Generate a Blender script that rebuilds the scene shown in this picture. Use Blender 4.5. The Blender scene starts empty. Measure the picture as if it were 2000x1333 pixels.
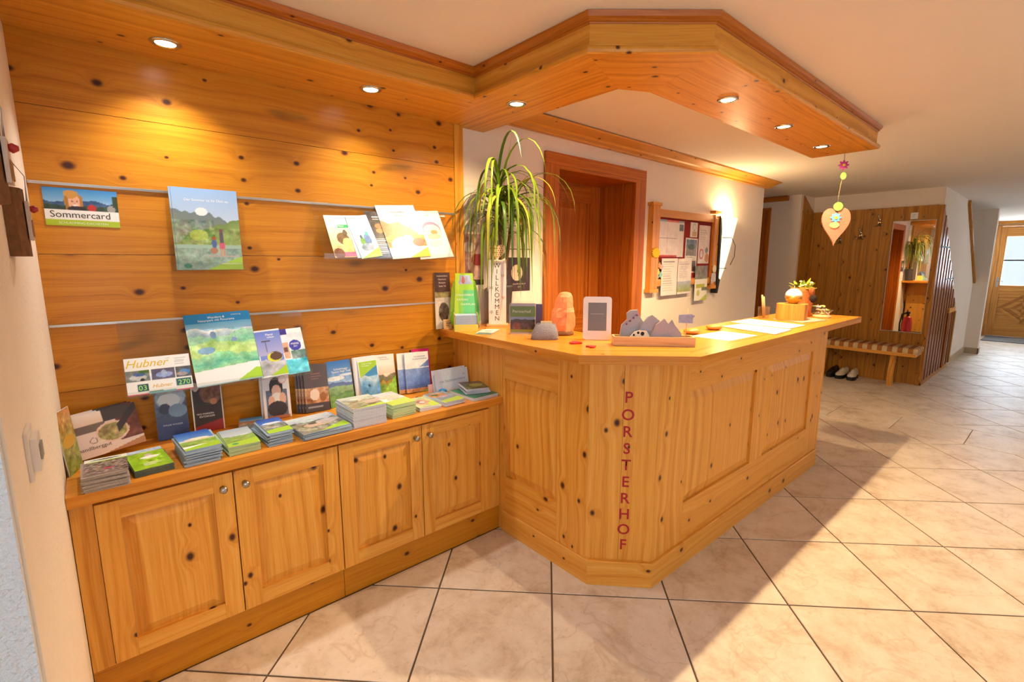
import bpy, math, random
import numpy as np
from mathutils import Vector, Matrix, Euler

scene = bpy.context.scene
COL = scene.collection
R = math.radians

# ------------------------------------------------------------------ camera
CAM_F, CAM_YAW, CAM_PITCH, CAM_ROLL = 952.6, 49.057, -9.248, 0.056      # focal length in px of a 2000 px wide frame
CAM_POS = Vector((-1.4998, -2.237, 1.38))
yw, pt, rl = R(CAM_YAW), R(CAM_PITCH), R(CAM_ROLL)
fwd = Vector((math.cos(yw) * math.cos(pt), math.sin(yw) * math.cos(pt), math.sin(pt)))
rgt = Vector((math.sin(yw), -math.cos(yw), 0))
upv = rgt.cross(fwd)
r2 = math.cos(rl) * rgt + math.sin(rl) * upv
u2 = -math.sin(rl) * rgt + math.cos(rl) * upv
cam_data = bpy.data.cameras.new('camera')
cam_data.sensor_width = 36
cam_data.lens = CAM_F / 2000 * 36
cam_data.clip_start = 0.02
cam = bpy.data.objects.new('camera', cam_data)
COL.objects.link(cam)
m3 = Matrix((r2, u2, -fwd)).transposed()
cam.matrix_world = Matrix.Translation(CAM_POS) @ m3.to_4x4()
scene.camera = cam

# ------------------------------------------------------------------ light
WINDOW_W, REAR_W, DOOR_W, ADDED_PENDANT_W = 20.0, 6.0, 170.0, 42.0
SPOT_L, SPOT_M, SPOT_R, SCONCE_W = 24.0, 25.0, 76.0, 15.0
MIRROR_TILT = 0.0
EXT_POS = (2.6, -0.52, 0.0)
scene.view_settings.view_transform = 'Standard'
scene.view_settings.look = 'None'
scene.view_settings.gamma = 1
scene.view_settings.use_curve_mapping = False
scene.view_settings.exposure = 0.27
scene.cycles.max_bounces = 5
scene.cycles.diffuse_bounces = 3
scene.cycles.glossy_bounces = 3
scene.cycles.transmission_bounces = 4
scene.cycles.transparent_max_bounces = 10
scene.cycles.sample_clamp_indirect = 6.0
scene.cycles.adaptive_threshold = 0.12
scene.cycles.adaptive_min_samples = 20
scene.cycles.use_light_tree = False
scene.cycles.caustics_reflective = False
scene.cycles.caustics_refractive = False

world = bpy.data.worlds.new('daylight')
scene.world = world
world.use_nodes = True
world.cycles.sampling_method = 'NONE'
bg = world.node_tree.nodes['Background']
bg.inputs[0].default_value = (0.80, 0.90, 1.0, 1)
bg.inputs[1].default_value = 1.0

def area_light(name, loc, rot, sx, sy, power, col):
    d = bpy.data.lights.new(name, 'AREA')
    d.shape = 'RECTANGLE'; d.size = sx; d.size_y = sy; d.energy = power; d.color = col
    o = bpy.data.objects.new(name, d)
    o.location = loc; o.rotation_euler = rot
    COL.objects.link(o)
    return o
# daylight added for ambient light at unseen windows right of the photographer, and through the glazed front door
DAY = (0.82, 0.90, 1.0)
for wx, k in ((-2.3, 1.2), (1.2, 0.2), (8.1, 0.9)):
    area_light('unseen_window_daylight', (wx, -4.62, 1.35), (R(90), 0, 0), 1.7, 1.5, WINDOW_W * k, DAY)
area_light('unseen_rear_window_daylight', (-4.42, -2.6, 1.35), (0, R(-90), 0), 1.5, 2.0, REAR_W, DAY)  # unseen window behind the camera, added to the ambient light
area_light('front_door_daylight', (11.75, -1.75, 1.4), (0, R(90), 0), 1.6, 1.6, DOOR_W, (0.75, 0.87, 1.0))

# ------------------------------------------------------------------ helpers
def lin(c):
    c = np.asarray(c, float)
    return np.where(c <= 0.04045, c / 12.92, ((c + 0.055) / 1.055) ** 2.4)

def hexc(h):
    return tuple(float(v) for v in lin([int(h[i:i + 2], 16) / 255 for i in (0, 2, 4)]))

class MB:
    """collects quads / polygons with uv (in metres, u along the grain) and material index"""
    def __init__(s):
        s.v = []; s.f = []; s.uv = []; s.mi = []; s.sm = []
    def poly(s, pts, uvs=None, mi=0, smooth=False):
        b = len(s.v)
        s.v += [tuple(p) for p in pts]
        s.f.append(tuple(range(b, b + len(pts))))
        s.uv.append(uvs if uvs is not None else [(0, 0)] * len(pts))
        s.mi.append(mi); s.sm.append(smooth)
    def box(s, x0, x1, y0, y1, z0, z1, grain=0, mi=0, M=None, bev=0.0):
        """axis aligned box, optional small bevel on the long edges"""
        lo = (min(x0, x1), min(y0, y1), min(z0, z1)); hi = (max(x0, x1), max(y0, y1), max(z0, z1))
        P = lambda i, j, k: ((lo[0], hi[0])[i], (lo[1], hi[1])[j], (lo[2], hi[2])[k])
        faces = [((0,0,0),(0,1,0),(1,1,0),(1,0,0)), ((0,0,1),(1,0,1),(1,1,1),(0,1,1)),
                 ((0,0,0),(1,0,0),(1,0,1),(0,0,1)), ((1,1,0),(0,1,0),(0,1,1),(1,1,1)),
                 ((0,1,0),(0,0,0),(0,0,1),(0,1,1)), ((1,0,0),(1,1,0),(1,1,1),(1,0,1))]
        for fc in faces:
            pts = [P(*q) for q in fc]
            s.poly([(M @ Vector(p)) if M else p for p in pts], wood_uv(pts, grain), mi)
    def prism(s, pts, z0, z1, grain=0, mi=0, M=None, axis=2, smooth=False):
        """polygon pts (counter-clockwise) extruded along axis: 2 = z (pts are x,y), 1 = y (pts are x,z), 0 = x (pts are y,z)"""
        def E(p, d):
            if axis == 2: return (p[0], p[1], d)
            if axis == 1: return (p[0], d, p[1])
            return (d, p[0], p[1])
        flip = axis == 1
        A = [E(p, z1) for p in pts]; B = [E(p, z0) for p in pts]
        T = (lambda p: M @ Vector(p)) if M else (lambda p: p)
        fa = A if not flip else A[::-1]
        fb = B[::-1] if not flip else B
        s.poly([T(p) for p in fa], wood_uv(fa, grain), mi)
        s.poly([T(p) for p in fb], wood_uv(fb, grain), mi)
        n = len(pts)
        for i in range(n):
            j = (i + 1) % n
            q = [B[i], B[j], A[j], A[i]]
            if flip: q = q[::-1]
            s.poly([T(p) for p in q], wood_uv(q, grain), mi, smooth)
    def tube(s, path, rad, n=8, mi=0, cap=True):
        path = [Vector(p) for p in path]
        rads = rad if isinstance(rad, (list, tuple)) else [rad] * len(path)
        rings = []
        prev = None
        for i, p in enumerate(path):
            t = (path[min(i + 1, len(path) - 1)] - path[max(i - 1, 0)]).normalized()
            if prev is None:
                a = t.orthogonal().normalized()
            else:
                a = (prev - t * prev.dot(t)).normalized()
            prev = a
            b = t.cross(a)
            rings.append([p + (a * math.cos(2 * math.pi * k / n) + b * math.sin(2 * math.pi * k / n)) * rads[i] for k in range(n)])
        for i in range(len(rings) - 1):
            for k in range(n):
                s.poly([rings[i][k], rings[i][(k + 1) % n], rings[i + 1][(k + 1) % n], rings[i + 1][k]], None, mi, True)
        if cap:
            s.poly(rings[0][::-1], None, mi); s.poly(rings[-1], None, mi)
    def lathe(s, prof, n=24, mi=0, M=None, cap=True, mis=None):
        T = (lambda p: M @ Vector(p)) if M else (lambda p: Vector(p))
        rings = [[T((r * math.cos(2 * math.pi * k / n), r * math.sin(2 * math.pi * k / n), z)) for k in range(n)] for r, z in prof]
        for i in range(len(rings) - 1):
            for k in range(n):
                s.poly([rings[i][k], rings[i][(k + 1) % n], rings[i + 1][(k + 1) % n], rings[i + 1][k]], None, mis[i] if mis else mi, True)
        if cap:
            s.poly(rings[0][::-1], None, mis[0] if mis else mi); s.poly(rings[-1], None, mis[-1] if mis else mi)
    def mesh(s, name, mats, weld=False):
        me = bpy.data.meshes.new(name)
        me.from_pydata(s.v, [], s.f)
        uvl = me.uv_layers.new(name='UVMap')
        flat = [c for f in s.uv for q in f for c in q]
        uvl.data.foreach_set('uv', flat)
        for m in (mats if isinstance(mats, (list, tuple)) else [mats]):
            me.materials.append(m)
        me.polygons.foreach_set('material_index', s.mi)
        me.polygons.foreach_set('use_smooth', s.sm)
        if weld or any(s.sm):
            import bmesh
            bm = bmesh.new(); bm.from_mesh(me)
            bmesh.ops.remove_doubles(bm, verts=bm.verts, dist=1e-5)
            bm.to_mesh(me); bm.free()
        me.update()
        return me
    def build(s, name, mats, parent=None, loc=None, rot=None, weld=False):
        return obj(name, s.mesh(name, mats, weld), parent, loc, rot)

def wood_uv(pts, grain):
    """planar uv in metres: u runs along the grain axis, v along the wider other axis of the face"""
    pts = [Vector(p) for p in pts]
    n = (pts[1] - pts[0]).cross(pts[2] - pts[0])
    if isinstance(grain, (tuple, list)):
        g = Vector(grain)
        w = Vector((-g.y, g.x, 0))
        return [(p.dot(g), p.dot(w) + p.z) for p in pts]
    o = [a for a in range(3) if a != grain]
    k = max(range(3), key=lambda a: abs(n[a]))
    if k == grain:
        return [(p[o[0]] * 0.25, p[o[1]]) for p in pts]
    va = [a for a in o if a != k][0]
    return [(p[grain], p[va] + 0.37 * p[k]) for p in pts]

def obj(name, me, parent=None, loc=None, rot=None):
    o = bpy.data.objects.new(name, me)
    COL.objects.link(o)
    if parent is not None: o.parent = parent
    if loc is not None: o.location = loc
    if rot is not None: o.rotation_euler = rot
    return o

def tag(o, label, cat=None, group=None):
    o['label'] = label
    if cat: o['category'] = cat
    if group: o['group'] = group
    return o

def thing(name, label, cat, loc=(0, 0, 0), rotz=0.0, group=None, rot=None):
    o = bpy.data.objects.new(name, None)
    o.empty_display_size = 0.05
    COL.objects.link(o)
    o.location = loc
    o.rotation_euler = rot if rot is not None else (0, 0, rotz)
    return tag(o, label, cat, group)

def struct(o, label=None):
    o['kind'] = 'structure'
    if label: o['label'] = label
    return o

# ------------------------------------------------------------------ materials
MATS = {}
def new_mat(name):
    m = bpy.data.materials.new(name); m.use_nodes = True
    nt = m.node_tree
    b = nt.nodes['Principled BSDF']
    return m, nt, b

def plain(name, col, rough=0.5, metal=0.0, spec=0.5, noise=0.0, nscale=20.0, bump=0.0, bscale=60.0, trans=0.0, emit=None, estr=0.0, alpha=1.0):
    if name in MATS: return MATS[name]
    m, nt, b = new_mat(name)
    c = hexc(col) if isinstance(col, str) else col
    b.inputs['Base Color'].default_value = (*c, 1)
    b.inputs['Roughness'].default_value = rough
    b.inputs['Metallic'].default_value = metal
    b.inputs['Specular IOR Level'].default_value = spec
    N = nt.nodes.new
    tc = N('ShaderNodeTexCoord')
    if noise > 0:
        nz = N('ShaderNodeTexNoise'); nz.inputs['Scale'].default_value = nscale; nz.inputs['Detail'].default_value = 4
        nt.links.new(tc.outputs['Object'], nz.inputs['Vector'])
        mx = N('ShaderNodeMix'); mx.data_type = 'RGBA'
        mx.inputs[6].default_value = (*[min(1, v * (1 + noise)) for v in c], 1)
        mx.inputs[7].default_value = (*[v * (1 - noise) for v in c], 1)
        nt.links.new(nz.outputs['Fac'], mx.inputs[0])
        nt.links.new(mx.outputs[2], b.inputs['Base Color'])
    if bump > 0:
        n2 = N('ShaderNodeTexNoise'); n2.inputs['Scale'].default_value = bscale; n2.inputs['Detail'].default_value = 3
        nt.links.new(tc.outputs['Object'], n2.inputs['Vector'])
        bp = N('ShaderNodeBump'); bp.inputs['Strength'].default_value = bump; bp.inputs['Distance'].default_value = 0.01
        nt.links.new(n2.outputs['Fac'], bp.inputs['Height'])
        nt.links.new(bp.outputs['Normal'], b.inputs['Normal'])
    if trans: b.inputs['Transmission Weight'].default_value = trans
    if emit is not None:
        e = hexc(emit) if isinstance(emit, str) else emit
        b.inputs['Emission Color'].default_value = (*e, 1); b.inputs['Emission Strength'].default_value = estr
    MATS[name] = m
    return m

def wood(name, light, mid, dark, knot='45190a', stain=False, knots=1.0, rough=0.38, ring=15.0, warp=1.1):
    """pine: irregular growth rings along u, scattered dark knots, fine fibres"""
    m, nt, b = new_mat(name)
    N = nt.nodes.new; L = nt.links.new
    def math_(op, a, b_=None, c=None):
        n = N('ShaderNodeMath'); n.operation = op
        for i, v in enumerate((a, b_, c)):
            if v is None: continue
            if isinstance(v, (int, float)): n.inputs[i].default_value = v
            else: L(v, n.inputs[i])
        return n.outputs[0]
    uv = N('ShaderNodeUVMap'); uv.uv_map = 'UVMap'
    oi = N('ShaderNodeObjectInfo')
    sep = N('ShaderNodeSeparateXYZ'); L(uv.outputs[0], sep.inputs[0])
    u = math_('MULTIPLY_ADD', oi.outputs['Random'], 31.7, sep.outputs[0])
    v = math_('MULTIPLY_ADD', oi.outputs['Random'], 17.3, sep.outputs[1])
    def vec(a, b_):
        n = N('ShaderNodeCombineXYZ')
        L(a, n.inputs[0]); L(b_, n.inputs[1])
        return n.outputs[0]
    def noise(vc, scale, detail=1):
        n = N('ShaderNodeTexNoise'); n.noise_dimensions = '2D'; n.inputs['Scale'].default_value = scale; n.inputs['Detail'].default_value = detail
        L(vc, n.inputs['Vector']); return n.outputs['Fac']
    wn = noise(vec(math_('MULTIPLY', u, 1.3), math_('MULTIPLY', v, 4.0)), 1.0, 1)
    t0 = math_('MULTIPLY_ADD', wn, warp, math_('MULTIPLY', v, ring))
    if knots > 0:
        vor = N('ShaderNodeTexVoronoi'); vor.voronoi_dimensions = '2D'; vor.inputs['Scale'].default_value = 1.0
        vor.inputs['Randomness'].default_value = 0.95
        L(vec(math_('MULTIPLY', u, 5.2), math_('MULTIPLY', v, 7.0)), vor.inputs['Vector'])
        sc = N('ShaderNodeSeparateColor'); L(vor.outputs['Color'], sc.inputs[0])
        d = vor.outputs['Distance']
        # radius of the knot in this cell; many cells have none, most are small
        q = math_('MAXIMUM', math_('SUBTRACT', sc.outputs[0], 1.0 - 0.7 * knots), 0.0)
        rad = math_('MULTIPLY_ADD', math_('MULTIPLY', q, q), 0.19, math_('MULTIPLY', math_('GREATER_THAN', q, 0.0), 0.046))
        kn = N('ShaderNodeMapRange'); kn.interpolation_type = 'SMOOTHSTEP'
        L(math_('DIVIDE', d, math_('MAXIMUM', rad, 0.001)), kn.inputs[0])
        kn.inputs[1].default_value = 0.35; kn.inputs[2].default_value = 1.2; kn.inputs[3].default_value = 1.0; kn.inputs[4].default_value = 0.0
        halo = math_('MULTIPLY', rad, math_('POWER', 2.718, math_('MULTIPLY', math_('MULTIPLY', d, d), -34.0)))
        t0 = math_('MULTIPLY_ADD', halo, 7.0, t0)
    n1 = N('ShaderNodeTexNoise'); n1.noise_dimensions = '1D'; n1.inputs['Scale'].default_value = 2.2; n1.inputs['Detail'].default_value = 5
    n1.inputs['Roughness'].default_value = 0.62
    L(t0, n1.inputs['W'])
    fibre = noise(vec(math_('MULTIPLY', u, 7.0), math_('MULTIPLY', v, 240.0)), 1.0, 1)
    fac = math_('MULTIPLY_ADD', n1.outputs['Fac'], 0.74, math_('MULTIPLY', fibre, 0.26))
    rp = N('ShaderNodeValToRGB')
    e = rp.color_ramp.elements
    e[0].position = 0.30; e[0].color = (*hexc(dark), 1)
    e[1].position = 0.66; e[1].color = (*hexc(light), 1)
    q = e.new(0.48); q.color = (*hexc(mid), 1)
    L(fac, rp.inputs[0])
    out = rp.outputs[0]
    if knots > 0:
        mx1 = N('ShaderNodeMix'); mx1.data_type = 'RGBA'
        L(math_('MINIMUM', math_('MULTIPLY', halo, 5.0), 0.4), mx1.inputs[0]); L(out, mx1.inputs[6])
        mx1.inputs[7].default_value = (*hexc(dark), 1)
        mx2 = N('ShaderNodeMix'); mx2.data_type = 'RGBA'
        L(kn.outputs[0], mx2.inputs[0]); L(mx1.outputs[2], mx2.inputs[6]); mx2.inputs[7].default_value = (*hexc(knot), 1)
        out = mx2.outputs[2]
    if stain:
        sn = noise(vec(math_('MULTIPLY', u, 2.4), math_('MULTIPLY', v, 7.5)), 1.0, 2)
        sr = N('ShaderNodeMapRange'); sr.interpolation_type = 'SMOOTHSTEP'; L(sn, sr.inputs[0])
        sr.inputs[1].default_value = 0.68; sr.inputs[2].default_value = 0.84; sr.inputs[3].default_value = 0.0; sr.inputs[4].default_value = 0.75
        mx3 = N('ShaderNodeMix'); mx3.data_type = 'RGBA'
        L(sr.outputs[0], mx3.inputs[0]); L(out, mx3.inputs[6]); mx3.inputs[7].default_value = (*hexc('5f4418'), 1)
        out = mx3.outputs[2]
    L(out, b.inputs['Base Color'])
    b.inputs['Roughness'].default_value = rough
    b.inputs['Specular IOR Level'].default_value = 0.4
    MATS[name] = m
    return m

PINE = wood('knotty_pine_panelling', 'd18c22', 'c77e16', 'b16a0c', knots=0.95, rough=0.33, stain=True)
PINE_L = wood('pale_knotty_pine', 'eeb052', 'e69f3e', 'd2862a', knots=0.85, rough=0.42)
PINE_T = wood('lacquered_pine_top', 'e39a38', 'd98a2a', 'c6761c', knots=0.3, rough=0.26)
PINE_C = wood('canopy_pine', 'e2a240', 'd89330', 'bd7a1f', knots=0.65, rough=0.4)
PINE_R = wood('reddish_pine_moulding', 'c8781f', 'b96717', '9a500e', knots=0.3, rough=0.4)
LARCH = wood('reddish_larch_door', 'c4711f', 'ad5a14', '88400c', knots=0.0, rough=0.4, ring=14)
PINE_H = wood('old_hall_pine', 'c2882c', 'b1741f', '8d5913', knots=0.8, rough=0.45)
RAW = wood('raw_pale_wood', 'e3c293', 'd6ae78', 'b98a53', knots=0.0, rough=0.6)
BARK = plain('tree_bark', '7a5230', 0.9, noise=0.5, nscale=40, bump=0.8, bscale=50)
WHITE = plain('white_plaster', 'efdfcd', 0.9, noise=0.03, nscale=8, bump=0.25, bscale=70)
CEIL = plain('ceiling_paint', 'f2e7da', 0.95, noise=0.02, nscale=5)
STUCCO = plain('rough_white_stucco', 'e6e8ec', 0.95, bump=1.0, bscale=110)
GROUT = plain('dark_grout', '5f4c3a', 0.95, noise=0.1, nscale=90)
METAL = plain('brushed_steel', 'a9a6a2', 0.32, metal=1.0)
CHROME = plain('polished_chrome', 'c8c8c8', 0.15, metal=1.0)
ALU = plain('aluminium_rail', 'c9c6c0', 0.3, metal=0.9)
IRON = plain('dark_wrought_iron', '2c2a26', 0.5, metal=0.6)
PAPER = plain('white_paper', 'f3f1ee', 0.7)
PAGES = plain('paper_edges', 'd6dde4', 0.8, noise=0.12, nscale=300)
BLACK = plain('black_print', '1c1a1a', 0.7)
DGREY = plain('dark_grey_print', '3d3d42', 0.7)
RED = plain('dark_red_letter', '9a1c28', 0.5)
WPRINT = plain('white_print', 'f6f6f6', 0.7)

def acrylic():
    m, nt, b = new_mat('clear_acrylic')
    N = nt.nodes.new; L = nt.links.new
    tr = N('ShaderNodeBsdfTransparent'); tr.inputs[0].default_value = (0.96, 0.97, 0.97, 1)
    gl = N('ShaderNodeBsdfGlossy'); gl.inputs['Roughness'].default_value = 0.04
    lw = N('ShaderNodeLayerWeight'); lw.inputs[0].default_value = 0.25
    fr = N('ShaderNodeMath'); fr.operation = 'MULTIPLY_ADD'; fr.inputs[1].default_value = 0.35; fr.inputs[2].default_value = 0.04
    L(lw.outputs['Facing'], fr.inputs[0])
    mx = N('ShaderNodeMixShader')
    L(fr.outputs[0], mx.inputs[0]); L(tr.outputs[0], mx.inputs[1]); L(gl.outputs[0], mx.inputs[2])
    L(mx.outputs[0], nt.nodes['Material Output'].inputs[0])
    MATS['acrylic'] = m
    return m
ACRYL = acrylic()

def tile_material():
    m, nt, b = new_mat('travertine_floor_tile')
    N = nt.nodes.new; L = nt.links.new
    tc = N('ShaderNodeTexCoord'); oi = N('ShaderNodeObjectInfo')
    ad = N('ShaderNodeVectorMath'); ad.operation = 'ADD'
    sc = N('ShaderNodeVectorMath'); sc.operation = 'SCALE'; sc.inputs[0].default_value = (7.1, 3.3, 5.7)
    L(oi.outputs['Random'], sc.inputs['Scale'])
    L(tc.outputs['Object'], ad.inputs[0]); L(sc.outputs[0], ad.inputs[1])
    n1 = N('ShaderNodeTexNoise'); n1.inputs['Scale'].default_value = 5.5; n1.inputs['Detail'].default_value = 9; n1.inputs['Roughness'].default_value = 0.72; n1.inputs['Distortion'].default_value = 0.25
    L(ad.outputs[0], n1.inputs['Vector'])
    rp = N('ShaderNodeValToRGB'); e = rp.color_ramp.elements
    e[0].position = 0.33; e[0].color = (*hexc('c0a78c'), 1)
    e[1].position = 0.72; e[1].color = (*hexc('ebdccb'), 1)
    q = e.new(0.46); q.color = (*hexc('d9c6b0'), 1)
    q = e.new(0.56); q.color = (*hexc('e3d2bf'), 1)
    L(n1.outputs['Fac'], rp.inputs[0])
    # rusty veins
    n2 = N('ShaderNodeTexNoise'); n2.inputs['Scale'].default_value = 2.6; n2.inputs['Detail'].default_value = 4; n2.inputs['Distortion'].default_value = 0.6
    L(ad.outputs[0], n2.inputs['Vector'])
    sb = N('ShaderNodeMath'); sb.operation = 'SUBTRACT'; sb.inputs[1].default_value = 0.5; L(n2.outputs['Fac'], sb.inputs[0])
    ab = N('ShaderNodeMath'); ab.operation = 'ABSOLUTE'; L(sb.outputs[0], ab.inputs[0])
    mr = N('ShaderNodeMapRange'); mr.inputs[1].default_value = 0.0; mr.inputs[2].default_value = 0.012; mr.inputs[3].default_value = 0.22; mr.inputs[4].default_value = 0.0
    L(ab.outputs[0], mr.inputs[0])
    mx = N('ShaderNodeMix'); mx.data_type = 'RGBA'; L(mr.outputs[0], mx.inputs[0]); L(rp.outputs[0], mx.inputs[6]); mx.inputs[7].default_value = (*hexc('a5774a'), 1)
    # pores
    n3 = N('ShaderNodeTexNoise'); n3.inputs['Scale'].default_value = 55; n3.inputs['Detail'].default_value = 3
    L(ad.outputs[0], n3.inputs['Vector'])
    mr2 = N('ShaderNodeMapRange'); mr2.inputs[1].default_value = 0.63; mr2.inputs[2].default_value = 0.72; mr2.inputs[3].default_value = 0.0; mr2.inputs[4].default_value = 0.35
    L(n3.outputs['Fac'], mr2.inputs[0])
    mx2 = N('ShaderNodeMix'); mx2.data_type = 'RGBA'; L(mr2.outputs[0], mx2.inputs[0]); L(mx.outputs[2], mx2.inputs[6]); mx2.inputs[7].default_value = (*hexc('b09676'), 1)
    L(mx2.outputs[2], b.inputs['Base Color'])
    b.inputs['Roughness'].default_value = 0.45
    b.inputs['Specular IOR Level'].default_value = 0.45
    bp = N('ShaderNodeBump'); bp.inputs['Strength'].default_value = 0.12; bp.inputs['Distance'].default_value = 0.004
    L(n1.outputs['Fac'], bp.inputs['Height']); L(bp.outputs[0], b.inputs['Normal'])
    return m
TILE = tile_material()

def cover_material():
    m, nt, b = new_mat('printed_cover')
    a = nt.nodes.new('ShaderNodeVertexColor'); a.layer_name = 'print'
    nt.links.new(a.outputs[0], b.inputs['Base Color'])
    b.inputs['Roughness'].default_value = 0.35
    return m
COVER = cover_material()

def ink(col):
    return plain('ink_' + col, col, 0.6)

# ------------------------------------------------------------------ structure
def zc(x): return 2.226 - 0.009 * max(x, 0.0)       # the old ceiling drops a little towards the hall
def zs(x): return 2.090 - 0.007 * max(x, 0.0)      # underside of the wooden canopy

LX = -1.611        # left wall
WY = 0.03          # white plaster wall behind the counter

floor = MB()
floor.box(-4.6, 12.4, -4.8, 1.6, -0.06, -0.003)
floor = struct(floor.build('floor', GROUT), 'beige stone tile floor laid diagonally with dark joints')

def clip(poly, axis, lim, keep_less):
    out = []
    for i in range(len(poly)):
        a, b = poly[i], poly[(i + 1) % len(poly)]
        ia = (a[axis] <= lim) == keep_less; ib = (b[axis] <= lim) == keep_less
        if ia: out.append(a)
        if ia != ib:
            t = (lim - a[axis]) / (b[axis] - a[axis])
            out.append((a[0] + t * (b[0] - a[0]), a[1] + t * (b[1] - a[1])))
    return out

def parea(p):
    return 0.5 * sum(p[i][0] * p[(i + 1) % len(p)][1] - p[(i + 1) % len(p)][0] * p[i][1] for i in range(len(p)))

def lay_tile(poly):
    if len(poly) < 3 or abs(parea(poly)) < 0.004: return
    if parea(poly) < 0: poly = poly[::-1]
    c = (sum(p[0] for p in poly) / len(poly), sum(p[1] for p in poly) / len(poly))
    loc = [(p[0] - c[0], p[1] - c[1]) for p in poly]
    s = 1 - 0.010
    b = MB()
    top = [(x * s, y * s, 0.0) for x, y in loc]
    ch = [(x, y, -0.0015) for x, y in loc]
    bot = [(x, y, -0.003) for x, y in loc]
    b.poly(top)
    n = len(top)
    for i in range(n):
        j = (i + 1) % n
        b.poly([ch[i], ch[j], top[j], top[i]]); b.poly([bot[i], bot[j], ch[j], ch[i]])
    b.build('tile', TILE, floor, (c[0], c[1], 0))

GAP = 0.0035
def lattice(s0, d0, ss, ds, x0, x1, y0, y1):
    for i in range(-24, 40):
        for j in range(-24, 40):
            sa, sb = s0 + ss * i + GAP * 1.41, s0 + ss * (i + 1) - GAP * 1.41
            da, db = d0 + ds * j + GAP * 1.41, d0 + ds * (j + 1) - GAP * 1.41
            P = [((s + d) / 2, (s - d) / 2) for s, d in ((sa, da), (sa, db), (sb, db), (sb, da))]
            if max(p[0] for p in P) < x0 or min(p[0] for p in P) > x1 or max(p[1] for p in P) < y0 or min(p[1] for p in P) > y1: continue
            P = clip(P, 0, x1, True); P = P and clip(P, 0, x0, False)
            P = P and clip(P, 1, y1, True); P = P and clip(P, 1, y0, False)
            if P: lay_tile(P)
lattice(-1.100, 0.109, 0.683, 0.680, LX, 3.457, -3.9, -0.40)
for k in range(9):                                            # straight course across the hall
    y1 = 0.52 - 0.467 * k
    lay_tile([(3.464, y1 - 0.463), (3.945, y1 - 0.463), (3.945, y1), (3.464, y1)])
lattice(2.316, 6.26, 0.683, 0.680, 3.952, 11.35, -3.3, 0.0)

# white wall behind the counter with the door opening
b = MB()
b.box(LX - 0.2, 0.82, WY, WY + 0.36, 0, 2.5)
b.box(1.695, 3.96, WY, WY + 0.36, 0, 2.5)
b.box(0.82, 1.695, WY, WY + 0.36, 1.985, 2.5)
wall_back = struct(b.build('wall_back', WHITE), 'white plastered wall behind the reception counter')
# knotty pine boards on the wall over the brochure cabinet
zb = [0.60, 0.935, 1.164, 1.403, 1.632, 1.871, 2.10]
for i in range(6):
    b = MB(); b.box(LX, 0.033, 0.0, 0.028, zb[i] + (0.0008 if i else 0), zb[i + 1] - 0.0008, 0)
    b.build('plank', PINE, wall_back)
b = MB(); b.box(0.0345, 0.091, -0.004, 0.029, 1.0225, 2.10, 2)
b.build('corner_board', PINE_C, wall_back)

b = MB(); b.box(LX - 2.6, LX, -1.262, 0.28, 0, 2.5)
wall_left = struct(b.build('wall_left', WHITE), 'white plastered side wall left of the brochure cabinet')
b = MB(); b.box(LX - 2.6, LX - 0.004, -1.282, -1.2625, 0, 2.5)
struct(b.build('wall_left_end', STUCCO), 'rough white stucco end of the side wall in daylight')

def zprism(name, poly, fz, h, mat):
    b = MB()
    A = [(x, y, fz(x)) for x, y in poly]; B = [(x, y, fz(x) + h) for x, y in poly]
    b.poly(A[::-1]); b.poly(B)
    for i in range(len(A)):
        j = (i + 1) % len(A); b.poly([A[i], A[j], B[j], B[i]])
    return b.build(name, mat)
b = MB()
for x0, x1 in ((-4.6, 0.0), (0.0, 12.4)):
    b.poly([(x0, -4.8, zc(x0)), (x0, 1.6, zc(x0)), (x1, 1.6, zc(x1)), (x1, -4.8, zc(x1))])
    b.poly([(x0, -4.8, zc(x0) + .1), (x1, -4.8, zc(x1) + .1), (x1, 1.6, zc(x1) + .1), (x0, 1.6, zc(x0) + .1)])
ceiling = struct(b.build('ceiling', CEIL), 'smooth white painted ceiling')

# unseen side of the room: outer wall with three windows, rear wall with one
def wall_with_windows(name, fixed, axis, a0, a1, wins, z0, z1, thick):
    b = MB()
    def bx(p, q, za, zb_):
        if axis == 'y': b.box(p, q, fixed - thick, fixed, za, zb_)
        else: b.box(fixed - thick, fixed, p, q, za, zb_)
    cur = a0
    for w0, w1 in wins:
        bx(cur, w0, 0, 2.5); bx(w0, w1, 0, z0); bx(w0, w1, z1, 2.5); cur = w1
    bx(cur, a1, 0, 2.5)
    return struct(b.build(name, WHITE))
wall_with_windows('wall_right', -4.4, 'y', -4.4, 12.2, [(-3.15, -1.45), (0.35, 2.05), (7.25, 8.95)], 0.6, 2.1, 0.15)
wall_with_windows('wall_rear', -4.2, 'x', -4.4, -1.28, [(-3.6, -1.6)], 0.6, 2.1, 0.15)

# ------------------------------------------------------------------ wooden canopy over counter and cabinet
def offset_line(pts, o):
    """offset an open polyline to its right by o, mitred"""
    out = []
    n = len(pts)
    dirs = [(Vector(pts[i + 1]) - Vector(pts[i])).normalized() for i in range(n - 1)]
    nor = [Vector((d.y, -d.x)) for d in dirs]
    for i in range(n):
        p = Vector(pts[i])
        if i == 0: q = p + nor[0] * o
        elif i == n - 1: q = p + nor[-1] * o
        else:
            a, b = nor[i - 1], nor[i]
            q = p + (a + b) * (o / (1 + a.dot(b)))
        out.append((q.x, q.y))
    return out

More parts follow.
